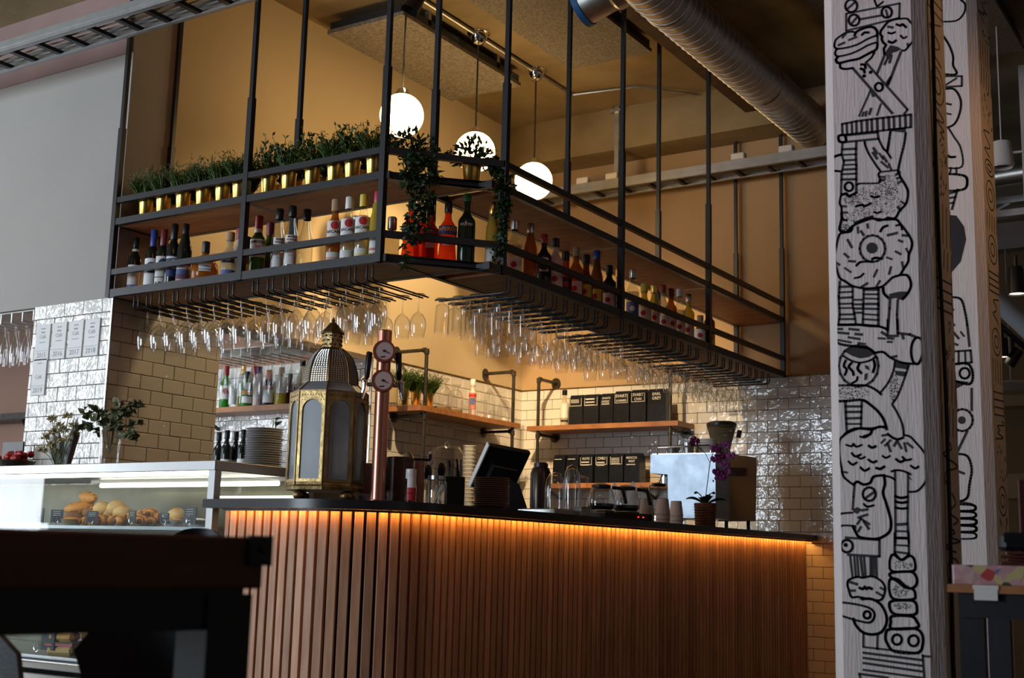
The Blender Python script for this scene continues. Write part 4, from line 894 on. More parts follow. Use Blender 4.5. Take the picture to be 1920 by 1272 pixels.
# orchid
q = bar_at(1322, .13); oh = lambda py, px=1322: zpx(q, px, py)-WT
orc = thing('orchid', 'purple orchid in a woven brown pot on the bar', 'potted plant', q, face_cam(q)); hp = oh(944)
wv = MB()
for k in range(9): wv.lathe([(.056+.006*k/9, hp*k/9), (.0605+.006*k/9, hp*(k+.5)/9), (.056+.006*k/9, hp*(k+1)/9)], 26)
obj('pot', wv, mat('wicker', (.20, .075, .035), .7, noise=.5, nscale=60, bump=.6, bscale=120), orc)
obj('soil', MB().lathe([(.001, hp*.9), (.056, hp*.9)], 18), M['soil'], orc)
M['orch_leaf'] = mat('orchid_leaf', (.016, .038, .014), .35)
def strap(pts, wid):
    mb = MB(); vs = []; n = len(pts)
    for i, p_ in enumerate(pts):
        w_ = wid*math.sin(math.pi*min(.97, (i+.35)/n)); p_ = Vector(p_); dd = (Vector(pts[min(i+1, n-1)])-Vector(pts[max(i-1, 0)])).normalized(); sd = dd.cross(Vector((0, .35, 1))).normalized()
        vs += [p_-sd*w_+Vector((0, 0, w_*.35)), p_, p_+sd*w_+Vector((0, 0, w_*.35))]
    fs = []
    for i in range(n-1): fs += [(3*i, 3*i+1, 3*i+4, 3*i+3), (3*i+1, 3*i+2, 3*i+5, 3*i+4)]
    return mb.add(vs, fs)
for a, L_, up in ((175, .11, .035), (5, .12, .03), (140, .08, .07), (45, .075, .07), (250, .09, .04), (300, .08, .05)):
    ca, sa = math.cos(R(a)), math.sin(R(a))
    obj('leaf', strap([(ca*L_*i/6, sa*L_*i/6, hp*.92+up*math.sin(math.pi*.62*i/6)) for i in range(7)], .022), M['orch_leaf'], orc, smooth=60)
mm = proj(q)[2]/FPX
def of(px, py, dy=0): return Vector(((px-1322)*mm-.0, dy, oh(py)))
stem = [of(1322, 938), of(1327, 900), of(1331, 868), of(1338, 845), of(1350, 832), of(1360, 850, -.02), of(1352, 890, -.02)]
obj('stem', MB().tube(stem, .0026, 6), M['orch_leaf'], orc); obj('side_stem', MB().tube([of(1331, 868), of(1322, 850), of(1308, 838), of(1300, 834)], .002, 6), M['orch_leaf'], orc)
M['orchid'] = mat('orchid_petal', (.17, .012, .13), .5, col2=(.08, .004, .07), nscale=12); M['orchid_c'] = mat('orchid_lip', (.30, .02, .16), .5)
def petal(mb, L_, W_, ang, lift):
    ca, sa = math.cos(ang), math.sin(ang)
    pr = [(0, 0), (.35, .75), (.7, 1), (.93, .6), (1.0, 0)]
    vs = [Vector((0, 0, 0))]; 
    ctr = [(t_*L_, -lift*L_*t_*(1-t_)*3) for t_, _ in pr]
    L1 = [Vector((c[0], c[1], w_*W_)) for c, (_, w_) in zip(ctr, pr)]; L2 = [Vector((c[0], c[1], -w_*W_)) for c, (_, w_) in zip(ctr, pr)]
    rot = Matrix.Rotation(ang, 3, 'Y'); vs = [rot @ v for v in L1+L2+[Vector((c[0], c[1]-.003, 0)) for c in ctr]]
    n = len(pr); fs = []
    for i in range(n-1): fs += [(i, i+1, 2*n+i+1, 2*n+i), (2*n+i, 2*n+i+1, n+i+1, n+i)]
    mb.add(vs, fs)
fm = MB()
for a, L_, W_ in ((0, .040, .020), (180, .040, .020), (270, .034, .013), (50, .032, .012), (130, .032, .012)): petal(fm, L_, W_, R(a), .25)
flo = fm.mesh('flower', M['orchid'], 60); lipm = MB().ball((0, -.010, -.004), .010, 10, 6, (.9, 1.1, .8)).mesh('lip', M['orchid_c'], 60)
for px, py, tw in ((1342, 842, .2), (1360, 835, -.3), (1352, 856, .4), (1369, 855, -.5), (1342, 862, .1), (1358, 872, -.2), (1345, 886, .3), (1362, 884, -.4), (1351, 894, .0), (1297, 833, 1.2), (1303, 828, .6)):
    pos = of(px, py, rnd.uniform(-.04, .0)); f_ = link('flower', flo, orc, pos, (rnd.uniform(-.3, .3), rnd.uniform(-.3, .3), tw), (.85, .85, .85)); link('lip', lipm, f_)
obj('bud', MB().ball(of(1341, 897), .007, 8, 6, (1, 1, 1.4)), M['orchid'], orc); obj('bud', MB().ball(of(1337, 902), .005, 8, 6, (1, 1, 1.4)), M['orchid'], orc)

# espresso machine and grinder
q = bar_at(1290, .40); es = thing('espresso_machine', 'polished steel espresso machine with a cup rail on top', 'espresso machine', q, 0); k_ = proj(q)[2]/FPX
rq = Matrix.Rotation(face_cam(q)-R(20), 4, 'Z')
def ez(py): return zpx(q, 1290, py)-WT
def ex(px): return (px-1290)*k_
side = [(ex(1252), ez(972)), (ex(1345), ez(972)), (ex(1345), ez(852)), (ex(1215), ez(852)), (ex(1215), ez(887)), (ex(1250), ez(890))]
M['polish'] = mat('polished_steel', (.17, .195, .225), .30, metal=1, bump=.35, bscale=5, noise=.3, nscale=9)
obj('body', MB().prism(side, -.01, .26, rq @ Matrix.Rotation(R(90), 4, 'X') @ Matrix.Scale(-1, 4, (0, 0, 1))), M['polish'], es, smooth=0)
def W(x, y, z): return (rq @ Vector((x, y, z)))
obj('cup_rail', MB().tube([W(ex(1228), .0, ez(853)), W(ex(1228), .0, ez(842)), W(ex(1230), .0, ez(839)), W(ex(1332), .0, ez(836)), W(ex(1335), .0, ez(840)), W(ex(1335), .0, ez(853))], .005, 8), M['chrome'], es)
obj('top_tray', MB().prism([(ex(1217), -.0), (ex(1344), -.0), (ex(1344), .25), (ex(1217), .25)], ez(852), ez(850), rq), M['steel'], es, smooth=0)
obj('drip_tray', MB().prism([(ex(1205), .02), (ex(1250), .02), (ex(1250), .22), (ex(1205), .22)], .05, .08, rq), M['steel'], es, smooth=0)
obj('steam_wand', MB().tube([W(ex(1235), .03, ez(888)), W(ex(1230), .02, ez(905)), W(ex(1212), .0, ez(912)), W(ex(1213), .0, ez(935))], .005, 8), M['chrome'], es)
obj('group_head', MB().tube([W(ex(1230), .12, ez(889)), W(ex(1230), .12, ez(905))], .028, 14), M['chrome'], es); obj('portafilter', MB().tube([W(ex(1230), .10, ez(908)), W(ex(1222), -.02, ez(910))], .011, 8), M['blackp'], es)
for j, (px, lab) in enumerate(((1252, 'wide steel milk pitcher on the espresso machine'), (1283, 'narrow steel milk pitcher on the espresso machine'), (1298, 'steel cup behind the narrow pitcher'))):
    c = W(ex(px), .07 if j < 2 else .16, 0)+q; hh = ez(838 if j != 0 else 846)-ez(850); r_ = (.045, .036, .04)[j]
    t = thing('milk_pitcher', lab, 'pitcher', (c.x, c.y, WT+ez(850)+.001), 0); obj('body', MB().lathe([(.001, 0), (r_*.8, 0), (r_*.82, .004), (r_, hh+.03), (r_*.97, hh+.03), (r_*.78, .006), (.001, .006)], 22), M['steel'], t); obj('handle', MB().tube([(r_*.9, 0, hh*.9), (r_*1.5, 0, hh*.8), (r_*1.4, 0, .02), (r_*.8, 0, .015)], .004, 6), M['steel'], t)
c = W(ex(1312), .17, 0)+q; plate_stack((c.x, c.y, WT+ez(850)+.001), 6, .062, WT+ez(820), M['white'], 'on the espresso machine', 'saucers on the espresso machine')
q = bar_at(1383, .30); gr = thing('coffee_grinder', 'beige coffee grinder with a smoky cone shaped hopper', 'coffee grinder', q, face_cam(q)); k_ = proj(q)[2]/FPX
def gz(py): return zpx(q, 1383, py)-WT
def gx(px): return (px-1383)*k_
M['beige'] = mat('beige_enamel', (.40, .30, .16), .4, noise=.1)
obj('body', MB().prism([(gx(1347), gz(978)), (gx(1417), gz(976)), (gx(1420), gz(858)), (gx(1372), gz(852)), (gx(1347), gz(856))], -.16, .0, Matrix.Rotation(R(90), 4, 'X')), M['beige'], gr, smooth=0)
obj('chute', MB().bar((gx(1352), -.012, gz(900)), (gx(1372), -.012, gz(975)), .018, .02), M['beige'], gr, smooth=0)
obj('badge', MB().box((gx(1384), -.003, gz(885)), (33*k_, .004, 15*k_)), M['pipe'], gr, smooth=0)
for s in (-1, 1): obj('foot', MB().lathe([(.012, 0), (.012, gz(976))], 12, (s*.07, .08, 0)), M['blackp'], gr)
obj('hopper', MB().lathe([(.045, gz(858)), (.048, gz(852)), (.092, gz(802)), (.096, gz(796)), (.001, gz(796))], 28, (gx(1354), .06, 0)), mat('smoky_plastic', (.10, .075, .035), .15, alpha=.85), gr)
obj('hopper_lid', MB().lathe([(.098, gz(798)), (.098, gz(793)), (.08, gz(790)), (.001, gz(789))], 28, (gx(1354), .06, 0)), M['blackp'], gr)
obj('slider', MB().box((gx(1387), .05, gz(813)), (.03, .03, .05), Matrix.Rotation(R(12), 3, 'Y')), M['blackp'], gr, smooth=0)
# ------------------------------------------------------------------ pipe shelves on the tiled walls
def pipe_bracket(parent, wall_pt, out, zlow, ztop, zsh, drop):
    "one side of a pipe frame: flange on the wall, arm, upright that passes the board, lower arm"
    w_ = Vector(wall_pt); o_ = Vector(out); f_ = w_+o_
    def at_z(v, z): return Vector((v.x, v.y, z))
    ax_ = o_.to_track_quat('Z', 'Y').to_matrix()
    fr = obj('pipe_frame', MB().tube([at_z(w_, ztop), at_z(f_, ztop), at_z(f_, ztop-.012)], .013, 10).tube([at_z(f_, ztop), at_z(f_, drop)], .013, 10).tube([at_z(w_, zlow), at_z(f_, zlow)], .011, 10), M['pipe'], parent)
    for z in (ztop, zlow): obj('flange', MB().lathe([(.001, .012), (.02, .012), (.021, .006), (.040, .005), (.040, 0), (.001, 0)], 18, at_z(w_, z)+o_.normalized()*.012, axis=ax_), M['pipe'], fr)
    for z in (ztop, zlow): obj('elbow', MB().tube([at_z(f_, z)-o_.normalized()*.03, at_z(f_, z)-o_.normalized()*.008], .018, 10).tube([at_z(f_, z-.03), at_z(f_, z+.006)], .018, 10), M['pipe'], fr)
s1 = thing('pipe_shelf', 'oak shelf on iron pipes along the side wall', 'shelf', (0, 0, 0))
obj('board', MB().box((-5.128, 7.28, 1.9125), (.275, 1.24, .035)), M['oak'], s1, smooth=0)
for yy in (6.73, 7.82): pipe_bracket(s1, (XL, yy, 0), (.268, 0, 0), 1.868, 2.31, 1.91, .92)
s2 = thing('pipe_shelf', 'oak shelf on iron pipes along the back wall', 'shelf', (0, 0, 0))
obj('board', MB().box((-4.415, 8.205, 1.9125), (1.25, .275, .035)), M['oak'], s2, smooth=0)
for xx in (-4.955, -3.86): pipe_bracket(s2, (xx, YB, 0), (0, -.268, 0), 1.868, 2.29, 1.91, .92)
s3 = thing('low_shelf', 'lower oak shelf on the back wall behind the brewer', 'shelf', (0, 0, 0))
obj('board', MB().box((-4.50, 8.232, 1.485), (1.05, .216, .035)), M['oak'], s3, smooth=0)
for xx in (-4.9, -4.1): obj('bracket', MB().bar((xx, YB-.02, 1.40), (xx, 8.12, 1.465), .02), M['pipe'], s3, smooth=0)
SZ3 = 1.931; SZ4 = 1.5035
M['foil'] = mat('black_foil', (.010, .012, .018), .22, noise=.3, nscale=6, bump=.25, bscale=18)
M['chalk'] = mat('chalk_white', (.62, .60, .55), .8)
def tea_bag(x, y, z, wid, hgt, dep, label, lines, frame):
    t = thing('tea_bag', label, 'tea bag', (x, y, z), 0, 'black tea bags')
    bm_ = MB(); w2, d2 = wid/2, dep/2
    ringz = [(0, 1, 1), (.012, 1.02, 1.02), (hgt*.55, 1.0, 1.0), (hgt*.9, .98, .9), (hgt, .97, .62)]
    vs = []; 
    for z_, a, b in ringz: vs += [(-w2*a, -d2*b, z_), (w2*a, -d2*b, z_), (w2*a, d2*b, z_), (-w2*a, d2*b, z_)]
    fs = [(3, 2, 1, 0)]+[(4*i+j, 4*i+(j+1) % 4, 4*i+4+(j+1) % 4, 4*i+4+j) for i in range(len(ringz)-1) for j in range(4)]+[(16, 17, 18, 19)]
    obj('bag', bm_.add(vs, fs), M['foil'], t, smooth=0)
    obj('fold', MB().box((0, 0, hgt+.004), (wid*.96, dep*.55, .010)), M['foil'], t, smooth=0)
    yf = -d2*1.03-.001
    if frame:
        zt, zb_ = hgt*.93, hgt*.66; mb = MB()
        mb.box((0, yf, zb_), (wid*.86, .001, .004)).box((-wid*.42, yf, (zt+zb_)/2), (.003, .001, zt-zb_)).box((wid*.42, yf, (zt+zb_)/2), (.003, .001, zt-zb_)); obj('frame_print', mb, M['chalk'], t, smooth=0)
    zl = hgt*.87
    for s, sz in lines:
        if s is None:
            obj('small_print', MB().box((-wid*.06, yf, zl), (wid*.6, .0008, sz*.45)), M['chalk'], t, smooth=0)
        else:
            me = text_mesh(s, sz, M['chalk'], True); xs = [v.co.x for v in me.vertices]; k = min(1, wid*.40/max(max(xs), 1e-6))
            link('lettering', me, t, (0, yf-.0005, zl), (R(90), 0, 0), (k, 1, 1))
        zl -= sz*1.05
sp_ = .007
up = [((1065, 1092), [(None, sp_)]*4, True, 'first black tea bag beside the clear bottle, framed label'), ((1092, 1122), [(None, .022), (None, .02), (None, .012)], True, 'second black tea bag with a bold framed label'), ((1123, 1149), [('SVARTE', .02), (None, .012), (None, .01), (None, .01)], False, 'third black tea bag with several lines of small print'), ((1149, 1179), [('SVART', .032), ('SOMMER', .022)], True, 'fourth black tea bag lettered SVART in a frame'), ((1180, 1211), [('SVART', .03), ('CHAI', .026)], True, 'fifth black tea bag lettered SVART CHAI'), ((1212, 1249), [('EARL', .03), ('GREY', .03)], False, 'large black tea bag lettered EARL GREY')]
for (a, b), ln, fr, lab in up:
    xa, xb = on(1, 8.13, a, 790).x, on(1, 8.13, b, 790).x; hgt = {1212: .235, 1149: .232, 1180: .236}.get(a, .22)
    tea_bag((xa+xb)/2, 8.185, SZ3, (xb-xa)*.94, hgt, .10, lab, ln, fr)
low = [((1034, 1058), [(None, .01)], False, 'far left bag on the lower shelf'), ((1059, 1083), [(None, .012)], False, 'second bag on the lower shelf'), ((1084, 1110), [('ROTE', .024), (None, .02), (None, .012)], True, 'lower shelf bag lettered ROTE'), ((1113, 1139), [('CHILI', .028), (None, .02), (None, .012)], True, 'lower shelf bag lettered CHILI'), ((1140, 1167), [(None, .009)]*5, True, 'lower shelf bag with five lines of print'), ((1168, 1198), [('MOCCA', .024), ('MINT', .022), (None, .014)], False, 'lower shelf bag lettered MOCCA MINT')]
for (a, b), ln, fr, lab in low:
    xa, xb = on(1, 8.13, a, 870).x, on(1, 8.13, b, 870).x
    tea_bag((xa+xb)/2, 8.195, SZ4, (xb-xa)*.94, .205, .10, 'black '+lab, ln, fr)
p = on(1, 8.16, 1058, 790); bottle('clear syrup bottle with a black cap left of the tea bags', (p.x, 8.16, SZ3), 'spirit', .265, .031, 'pale', 'black', [(.03, .045, 1.2, 'black'), (.06, .17, 1.2, 'cream')], .03, turn=0)
# side wall shelf: gold pots, jars, bottle
for k, px in enumerate((757, 779, 803)):
    p = on(0, -5.10, px, 760); pot_plant(-5.10, p.y, SZ3, GR_[k % 2], 'potted_plant', ('grass in a gold pot nearest the beer tap', 'grass in the brightest gold pot on the pipe shelf', 'grass in a gold pot right of the pipe')[k], 'potted plant', 'gold pots on the pipe shelf', .95)
p = on(0, -5.12, 735, 760); t = thing('cream_pot', 'cream coloured pot at the end of the pipe shelf', 'pot', (-5.12, p.y, SZ3)); obj('pot', MB().lathe([(.001, 0), (.034, 0), (.038, .11), (.035, .11), (.032, .006), (.001, .006)], 20), M['beige'], t); obj('lip', MB().lathe([(.038, .108), (.041, .112), (.038, .116), (.035, .112)], 20), M['beige'], t)
def jar(x, y, label, prof, lid=None, fill=None, name='glass_jar', cat='jar'):
    t = thing(name, label, cat, (x, y, SZ3)); obj('glass', MB().lathe(prof, 24), M['glass'], t, smooth=50)
    if fill: obj('contents', MB().lathe(fill[0], 20), fill[1], t)
    if lid: obj('lid', MB().lathe(lid, 22), M['glass'], t)
    return t
M['biscuit'] = mat('biscuit', (.42, .26, .09), .8, noise=.5, nscale=30)
p = on(0, -5.12, 828, 765); jar(-5.12, p.y, 'big glass dispenser with biscuits in its foot', [(.001, .003), (.068, .003), (.07, .02), (.07, .13), (.05, .165), (.045, .17)], [(.05, .168), (.03, .185), (.022, .20), (.05, .235), (.001, .238)], ([(.001, .006), (.066, .006), (.066, .035), (.001, .04)], M['biscuit']))
p = on(0, -5.10, 853, 765); jar(-5.10, p.y, 'second glass dispenser with a flat knob', [(.001, .003), (.053, .003), (.055, .02), (.055, .12), (.045, .15), (.04, .16)], [(.045, .158), (.02, .175), (.04, .205), (.001, .208)], ([(.001, .006), (.05, .006), (.05, .03), (.001, .034)], M['biscuit']))
p = on(0, -5.02, 874, 770); jar(-5.02, p.y, 'cut glass tumbler next to the white bottle', [(.001, .004), (.03, .004), (.033, .01), (.036, .10)], None, None, 'glass', 'glass'); jar(-5.16, p.y+.03, 'cut glass tumbler behind the other', [(.001, .004), (.03, .004), (.033, .01), (.036, .16)], None, None, 'glass', 'glass')
p = on(0, -5.03, 885, 780); bottle('white syrup bottle with a red and blue label on the pipe shelf', (-5.03, p.y, SZ3), 'wine', .25, .026, 'pinkish', 'white', [(.04, .16, 1.3, 'pinkp', ('band', .02, .03, 'redp'), ('o', .05, .0, 'bluep'))], .04, turn=0)
for k, (px, h_, r_) in enumerate(((903, .13, .036), (917, .19, .04), (932, .12, .035), (945, .15, .04), (925, .10, .035))):
    xx = -5.05 if k < 4 else -5.18; p = on(0, xx, px, 780)
    jar(xx, p.y, ('short', 'tallest', 'plain', 'ribbed', 'rear')[k]+' clear glass at the far end of the pipe shelf', [(.001, .004), (r_*.85, .004), (r_, .012), (r_*1.02, h_*.8), (r_*.9, h_)], [(r_*.92, h_), (r_*.5, h_+.01), (.012, h_+.03), (.001, h_+.032)] if k in (1, 3) else None)
# back counter clutter along the side wall
p = on(0, -4.95, 836, 880); t = thing('glass_dome', 'large clear glass drum on the rear counter', 'jar', (-4.95, p.y, .92)); hh = on(0, -4.95, 836, 835).z-.92
obj('glass', MB().lathe([(.001, .003), (.11, .003), (.115, .02), (.115, hh-.06), (.09, hh-.01), (.001, hh)], 28), M['glass'], t, smooth=50); obj('knob', MB().ball((0, 0, hh+.01), .02), M['glass'], t)
p = on(0, -4.93, 879, 880); t = thing('paper_cup_stack', 'tall stack of white paper cups on the rear counter', 'paper cups', (-4.93, p.y, .92)); hh = on(0, -4.93, 879, 836).z-.92
cu = MB().lathe([(.001, .001), (.032, 0), (.044, .11), (.046, .112), (.044, .114)], 20).mesh('cup', M['white'], 40)
for k in range(26): link('cup', cu, t, (0, 0, k*(hh-.114)/25))
q = bar_at(762, .42); t = thing('steel_shaker', 'upturned steel shaker behind the wooden tub', 'shaker', q, 0); hh = zpx(q, 762, 846)-WT
obj('body', MB().lathe([(.042, 0), (.040, hh*.7), (.02, hh*.93), (.001, hh)], 20), M['chrome'], t); obj('rim', MB().lathe([(.042, 0), (.045, .003), (.042, .006)], 20), M['chrome'], t)
# ------------------------------------------------------------------ passage behind the tiled pillar
ns = thing('passage_shelf', 'oak shelf with liquor bottles in the passage', 'shelf', (0, 0, 0))
obj('board', MB().box((-6.05, 6.365, 1.9075), (1.45, .23, .036)), M['oak'], ns, smooth=0)
for xx in (-6.65, -5.45): obj('bracket', MB().bar((xx, 6.48, 1.80), (xx, 6.28, 1.885), .02), M['pipe'], ns, smooth=0)
NZ = 1.926
def NB(px, y=6.33): p = on(1, y, px, 740); return (p.x, y, NZ)
bottle('green whiskey bottle with cream label at the passage shelf end', NB(422, 6.30), 'spirit', .29, .037, 'bgreen', 'red', [(.06, .155, 1.2, 'cream', ('o', .04, .01, 'redp'))], .06, turn=0)
bottle('small bottle with a long white label on the passage shelf', NB(437, 6.29), 'wine', .17, .028, 'clear', 'white', [(.02, .13, 1.2, 'white')], .03)
bottle('tall clear bottle with gold cap on the passage shelf', NB(454, 6.42), 'vodka', .30, .034, 'clear', 'gold', [], .05, fill=('yellow', .3))
bottle('dark green square herb liqueur bottle with orange band', NB(463, 6.29), 'square', .235, .040, 'bgreen', 'black', [(.02, .165, 1.0, 'greenp', ('o', .05, .045, 'cream'), ('band', .045, -.07, 'white'), ('band', .028, -.012, 'orange'))], .04, turn=0)
bottle('red capped bottle behind the herb liqueur', NB(474, 6.43), 'spirit', .30, .036, 'brown', 'red', [(.06, .15, 1, 'cream')], .05)
bottle('clear bottle with purple cap and gold label', NB(484, 6.32), 'spirit', .27, .036, 'pinkish', 'purple', [(.05, .14, 1.1, 'cream', ('band', .012, .03, 'yellow'))], .04)
bottle('dark orange liqueur bottle with an orange cap', NB(503, 6.29), 'square', .235, .042, 'dark', 'orange', [(.015, .13, 1.0, 'white', ('band', .03, .03, 'pinkp'))], .06, turn=0)
bottle('bottle with a tall cream label on the passage shelf', NB(526, 6.31), 'spirit', .25, .037, 'yellow', 'cork', [(.08, .19, 1.2, 'cream')], .03)
bottle('brown bottle half behind the lantern', NB(543, 6.41), 'spirit', .22, .036, 'brown', 'black', [], .03)
bottle('pale bottle behind the lantern dome', NB(565, 6.32), 'spirit', .29, .036, 'pale', 'black', [(.05, .12, 1, 'white')], .03)
sv = thing('service_shelf', 'steel service shelf low in the passage', 'shelf', (0, 0, 0))
obj('top', MB().box((-6.0, 6.07, 1.43), (1.5, .80, .03)), M['steel'], sv, smooth=0); obj('cabinet', MB().box((-6.0, 6.12, .70), (1.46, .70, 1.40)), M['blackp'], sv, smooth=0)
for k, px in enumerate((409, 424, 441, 455)):
    p = on(1, 6.27-.09*(k % 2), px, 850); bottle('dark wine bottle with a purple white label, %s from the pillar edge' % ORD[k], (p.x, 6.27-.09*(k % 2), 1.4455), 'wine', .30, .036, 'wine', 'black', [(.02, .11, 1.1, 'white', ('band', .03, -.04, 'bluep'))], .05, group='wine bottles on the service shelf')
M['plate_grey'] = mat('grey_plate', (.46, .46, .48), .25)
plate_stack((-5.60, 5.85, 1.4455), 18, .118, on(1, 5.85, 494, 805).z, M['plate_grey'], 'in the passage', 'pale plates stacked in the passage')
p = on(1, 6.3, 536, 800); t = thing('small_leafy_plant', 'green leafed twig beside the stack of plates', 'plant', (p.x, 6.2, 1.4455)); mb = MB().tube([(0, 0, 0), (.01, 0, .2), (0, 0, .36)], .004, 6); obj('stem', mb, M['leaf'], t)
for k in range(5): lm_ = MB(); leaf_quad(lm_, Vector((0, 0, .2+.04*k)), Vector((math.cos(k*2), math.sin(k*2), .8)), Vector((-math.sin(k*2), math.cos(k*2), 0)), .09, .025); obj('leaf', lm_, M['leaf'], t)
def small_rack(label, x0, x1, n, y0, ny, z, kind, where):
    t = thing('glass_rack', label, 'glass rack', ((x0+x1)/2, y0, z), 0, 'wire racks under the lintels')
    for i in range(n+1):
        xx = x0+(x1-x0)*i/n-(x0+x1)/2; obj('rail', MB().tube([(xx, -.05, .05), (xx, -.05, 0), (xx, ny*.09, 0)], .004, 6), M['galv'], t)
    obj('plate', MB().box((0, ny*.045, .052), (x1-x0+.04, ny*.09+.12, .006)), M['galv'], t, smooth=0)
    for i in range(n):
        for j in range(ny): hang(kind, x0+(x1-x0)*(i+.5)/n, y0+j*.09+.02, z+.005, where, where, i, j)
small_rack('steel glass rack hanging in the passage', -6.25, -5.55, 8, 5.95, 3, 2.20, 'flute', 'in passage rack')
small_rack('steel glass rack under the left lintel', -6.75, -5.98, 8, 4.42, 2, 2.185, 'flute', 'in left lintel rack')
point('passage_fill_light', (-6.6, 5.4, 2.9), 30, (.86, .94, 1.0), .15)  # added cool lamp stands in for daylight reaching the passage
t = thing('passage_fill_lamp', 'added lamp shade out of view at the passage fill light', 'lamp', (-6.6, 5.4, 3.1)); obj('shade', MB().lathe([(.05, .12), (.14, .10), (.17, .0), (.165, .0), (.13, .09)], 20), M['white'], t); obj('rod', MB().tube([(0, 0, .12), (0, 0, ZC-3.1)], .008, 6), M['galv'], t)
# kitchen shelf seen through the left opening
ks = thing('kitchen_shelf', 'dark wooden shelf on the brown kitchen wall', 'shelf', (0, 0, 0)); obj('board', MB().box((-8.95, 6.36, 1.95), (.95, .24, .05)), M['pipe'], ks, smooth=0); obj('bracket', MB().tube([(-8.62, 6.47, 1.80), (-8.62, 6.40, 1.80), (-8.62, 6.33, 1.88), (-8.62, 6.30, 1.92)], .02, 8), M['blackp'], ks)

# ------------------------------------------------------------------ award plaques on the pillar
for k, (px, py, yr) in enumerate(((72, 612, '2015'), (103, 607, '2016'), (134, 604, '2017'), (163, 600, '2018'), (66, 682, '2019'))):
    xa = (-5.862, -5.728, -5.592, -5.462, -5.868)[k]; zt = 2.135 if k < 4 else 1.945
    t = thing('award_plaque', ('leftmost white plaque of the upper row, marked ', 'second white plaque of the upper row, marked ', 'third white plaque of the upper row, marked ', 'rightmost white plaque of the upper row, marked ', 'single white plaque below the row, marked ')[k]+yr, 'plaque', (xa+.06, 4.3175, zt-.10), 0, 'white award plaques on the tiled pillar')
    obj('plate', MB().box((0, 0, 0), (.118, .014, .20), bev=.002), mat('plaque_white', (.60, .60, .60), .25) if k == 0 else bpy.data.materials['plaque_white'], t, smooth=0)
    gi = M['steel'] if k else M['steel']
    if k == 0: M['grey_ink'] = mat('grey_ink', (.28, .28, .30), .6)
    link('year', text_mesh(yr, .040, M['grey_ink']), t, (0, -.0076, -.072), (R(90), 0, 0)); obj('rule', MB().box((0, -.0074, -.047), (.10, .0008, .002)), M['grey_ink'], t, smooth=0)
    link('lettering', text_mesh('Café', .03, M['grey_ink']), t, (0, -.0076, .03 if k < 4 else .0), (R(90), 0, 0)); obj('small_print', MB().box((0, -.0074, .075), (.035, .0008, .005)), M['grey_ink'], t, smooth=0)
    if k < 4: obj('crown_mark', MB().box((0, -.0074, .0), (.05, .0008, .004)).box((0, -.0074, .055), (.03, .0008, .008)), M['grey_ink'], t, smooth=0)

# ------------------------------------------------------------------ display case
CX0, CX1, CY0, CY1 = -6.6, -3.795, 3.692, 4.30
dc = thing('display_case', 'glass fronted steel display case for bread', 'display case', (0, 0, 0))
obj('top', MB().box(((CX0+CX1)/2, (CY0+CY1)/2, 1.29), (CX1-CX0, CY1-CY0, .042), bev=.003), M['steel'], dc, smooth=0)
for x, y in ((CX1-.02, CY0+.02), (CX1-.02, CY1-.02), (CX0+.02, CY0+.02)): obj('post', MB().box((x, y, .86), (.036, .036, .82)), M['steel'], dc, smooth=0)
obj('front_glass', MB().box(((CX0+CX1)/2, CY0+.012, .855), (CX1-CX0-.08, .006, .80)), M['pane'], dc, smooth=0)
obj('side_glass', MB().box((CX1-.012, (CY0+CY1)/2, .855), (.006, CY1-CY0-.08, .80)), M['pane'], dc, smooth=0)
obj('back_panel', MB().box(((CX0+CX1)/2, CY1-.012, .855), (CX1-CX0-.08, .01, .81)), mat('case_back', (.10, .095, .065), .3, metal=.6, noise=.3), dc, smooth=0)
obj('middle_tray', MB().box(((CX0+CX1)/2, (CY0+CY1)/2+.02, 1.035), (CX1-CX0-.09, CY1-CY0-.10, .014)), M['steel'], dc, smooth=0); obj('tray_lip', MB().box(((CX0+CX1)/2, CY0+.055, 1.035), (CX1-CX0-.09, .008, .034)), M['pane'], dc, smooth=0)
obj('lower_tray', MB().box(((CX0+CX1)/2, (CY0+CY1)/2+.02, .46), (CX1-CX0-.09, CY1-CY0-.10, .014)), M['steel'], dc, smooth=0)
obj('sill', MB().box(((CX0+CX1)/2, CY0, .435), (CX1-CX0, .05, .03), bev=.004).box(((CX0+CX1)/2, CY0, .385), (CX1-CX0, .03, .03), bev=.004), M['chrome'], dc, smooth=0)
obj('cabinet', MB().box(((CX0+CX1)/2, (CY0+CY1)/2, .19), (CX1-CX0, CY1-CY0, .38)), M['steel'], dc, smooth=0)
tz = on(1, 4.12, 270, 910).z
tu = obj('light_tube', MB().tube([(-5.0, 4.12, tz), (CX1-.05, 4.12, tz)], .011, 10), M['tube'], dc); obj('tube_holder', MB().box((-4.42, 4.13, tz+.02), (1.3, .03, .018)), M['white'], tu, smooth=0)
obj('front_fill_tube', MB().tube([(-6.4, CY0+.06, 1.262), (CX1-.06, CY0+.06, 1.262)], .007, 8), emis('front_fill_glow', (1.0, .93, .74), 16), dc)  # added hidden tube under the top, lights the front of the bread
obj('rear_tube', MB().tube([(-4.35, 4.27, tz-.05), (CX1-.05, 4.27, tz-.05)], .005, 8), M['tube'], dc)
TR = 1.0425
M['crust'] = mat('bread_crust', (.66, .25, .035), .6, col2=(.78, .42, .11), nscale=14, bump=.4, bscale=40); M['crustd'] = mat('dark_crust', (.32, .12, .03), .6, noise=.5, nscale=16, bump=.4, bscale=40); M['crumb'] = mat('pale_bun', (.80, .54, .22), .7, noise=.2, nscale=10)
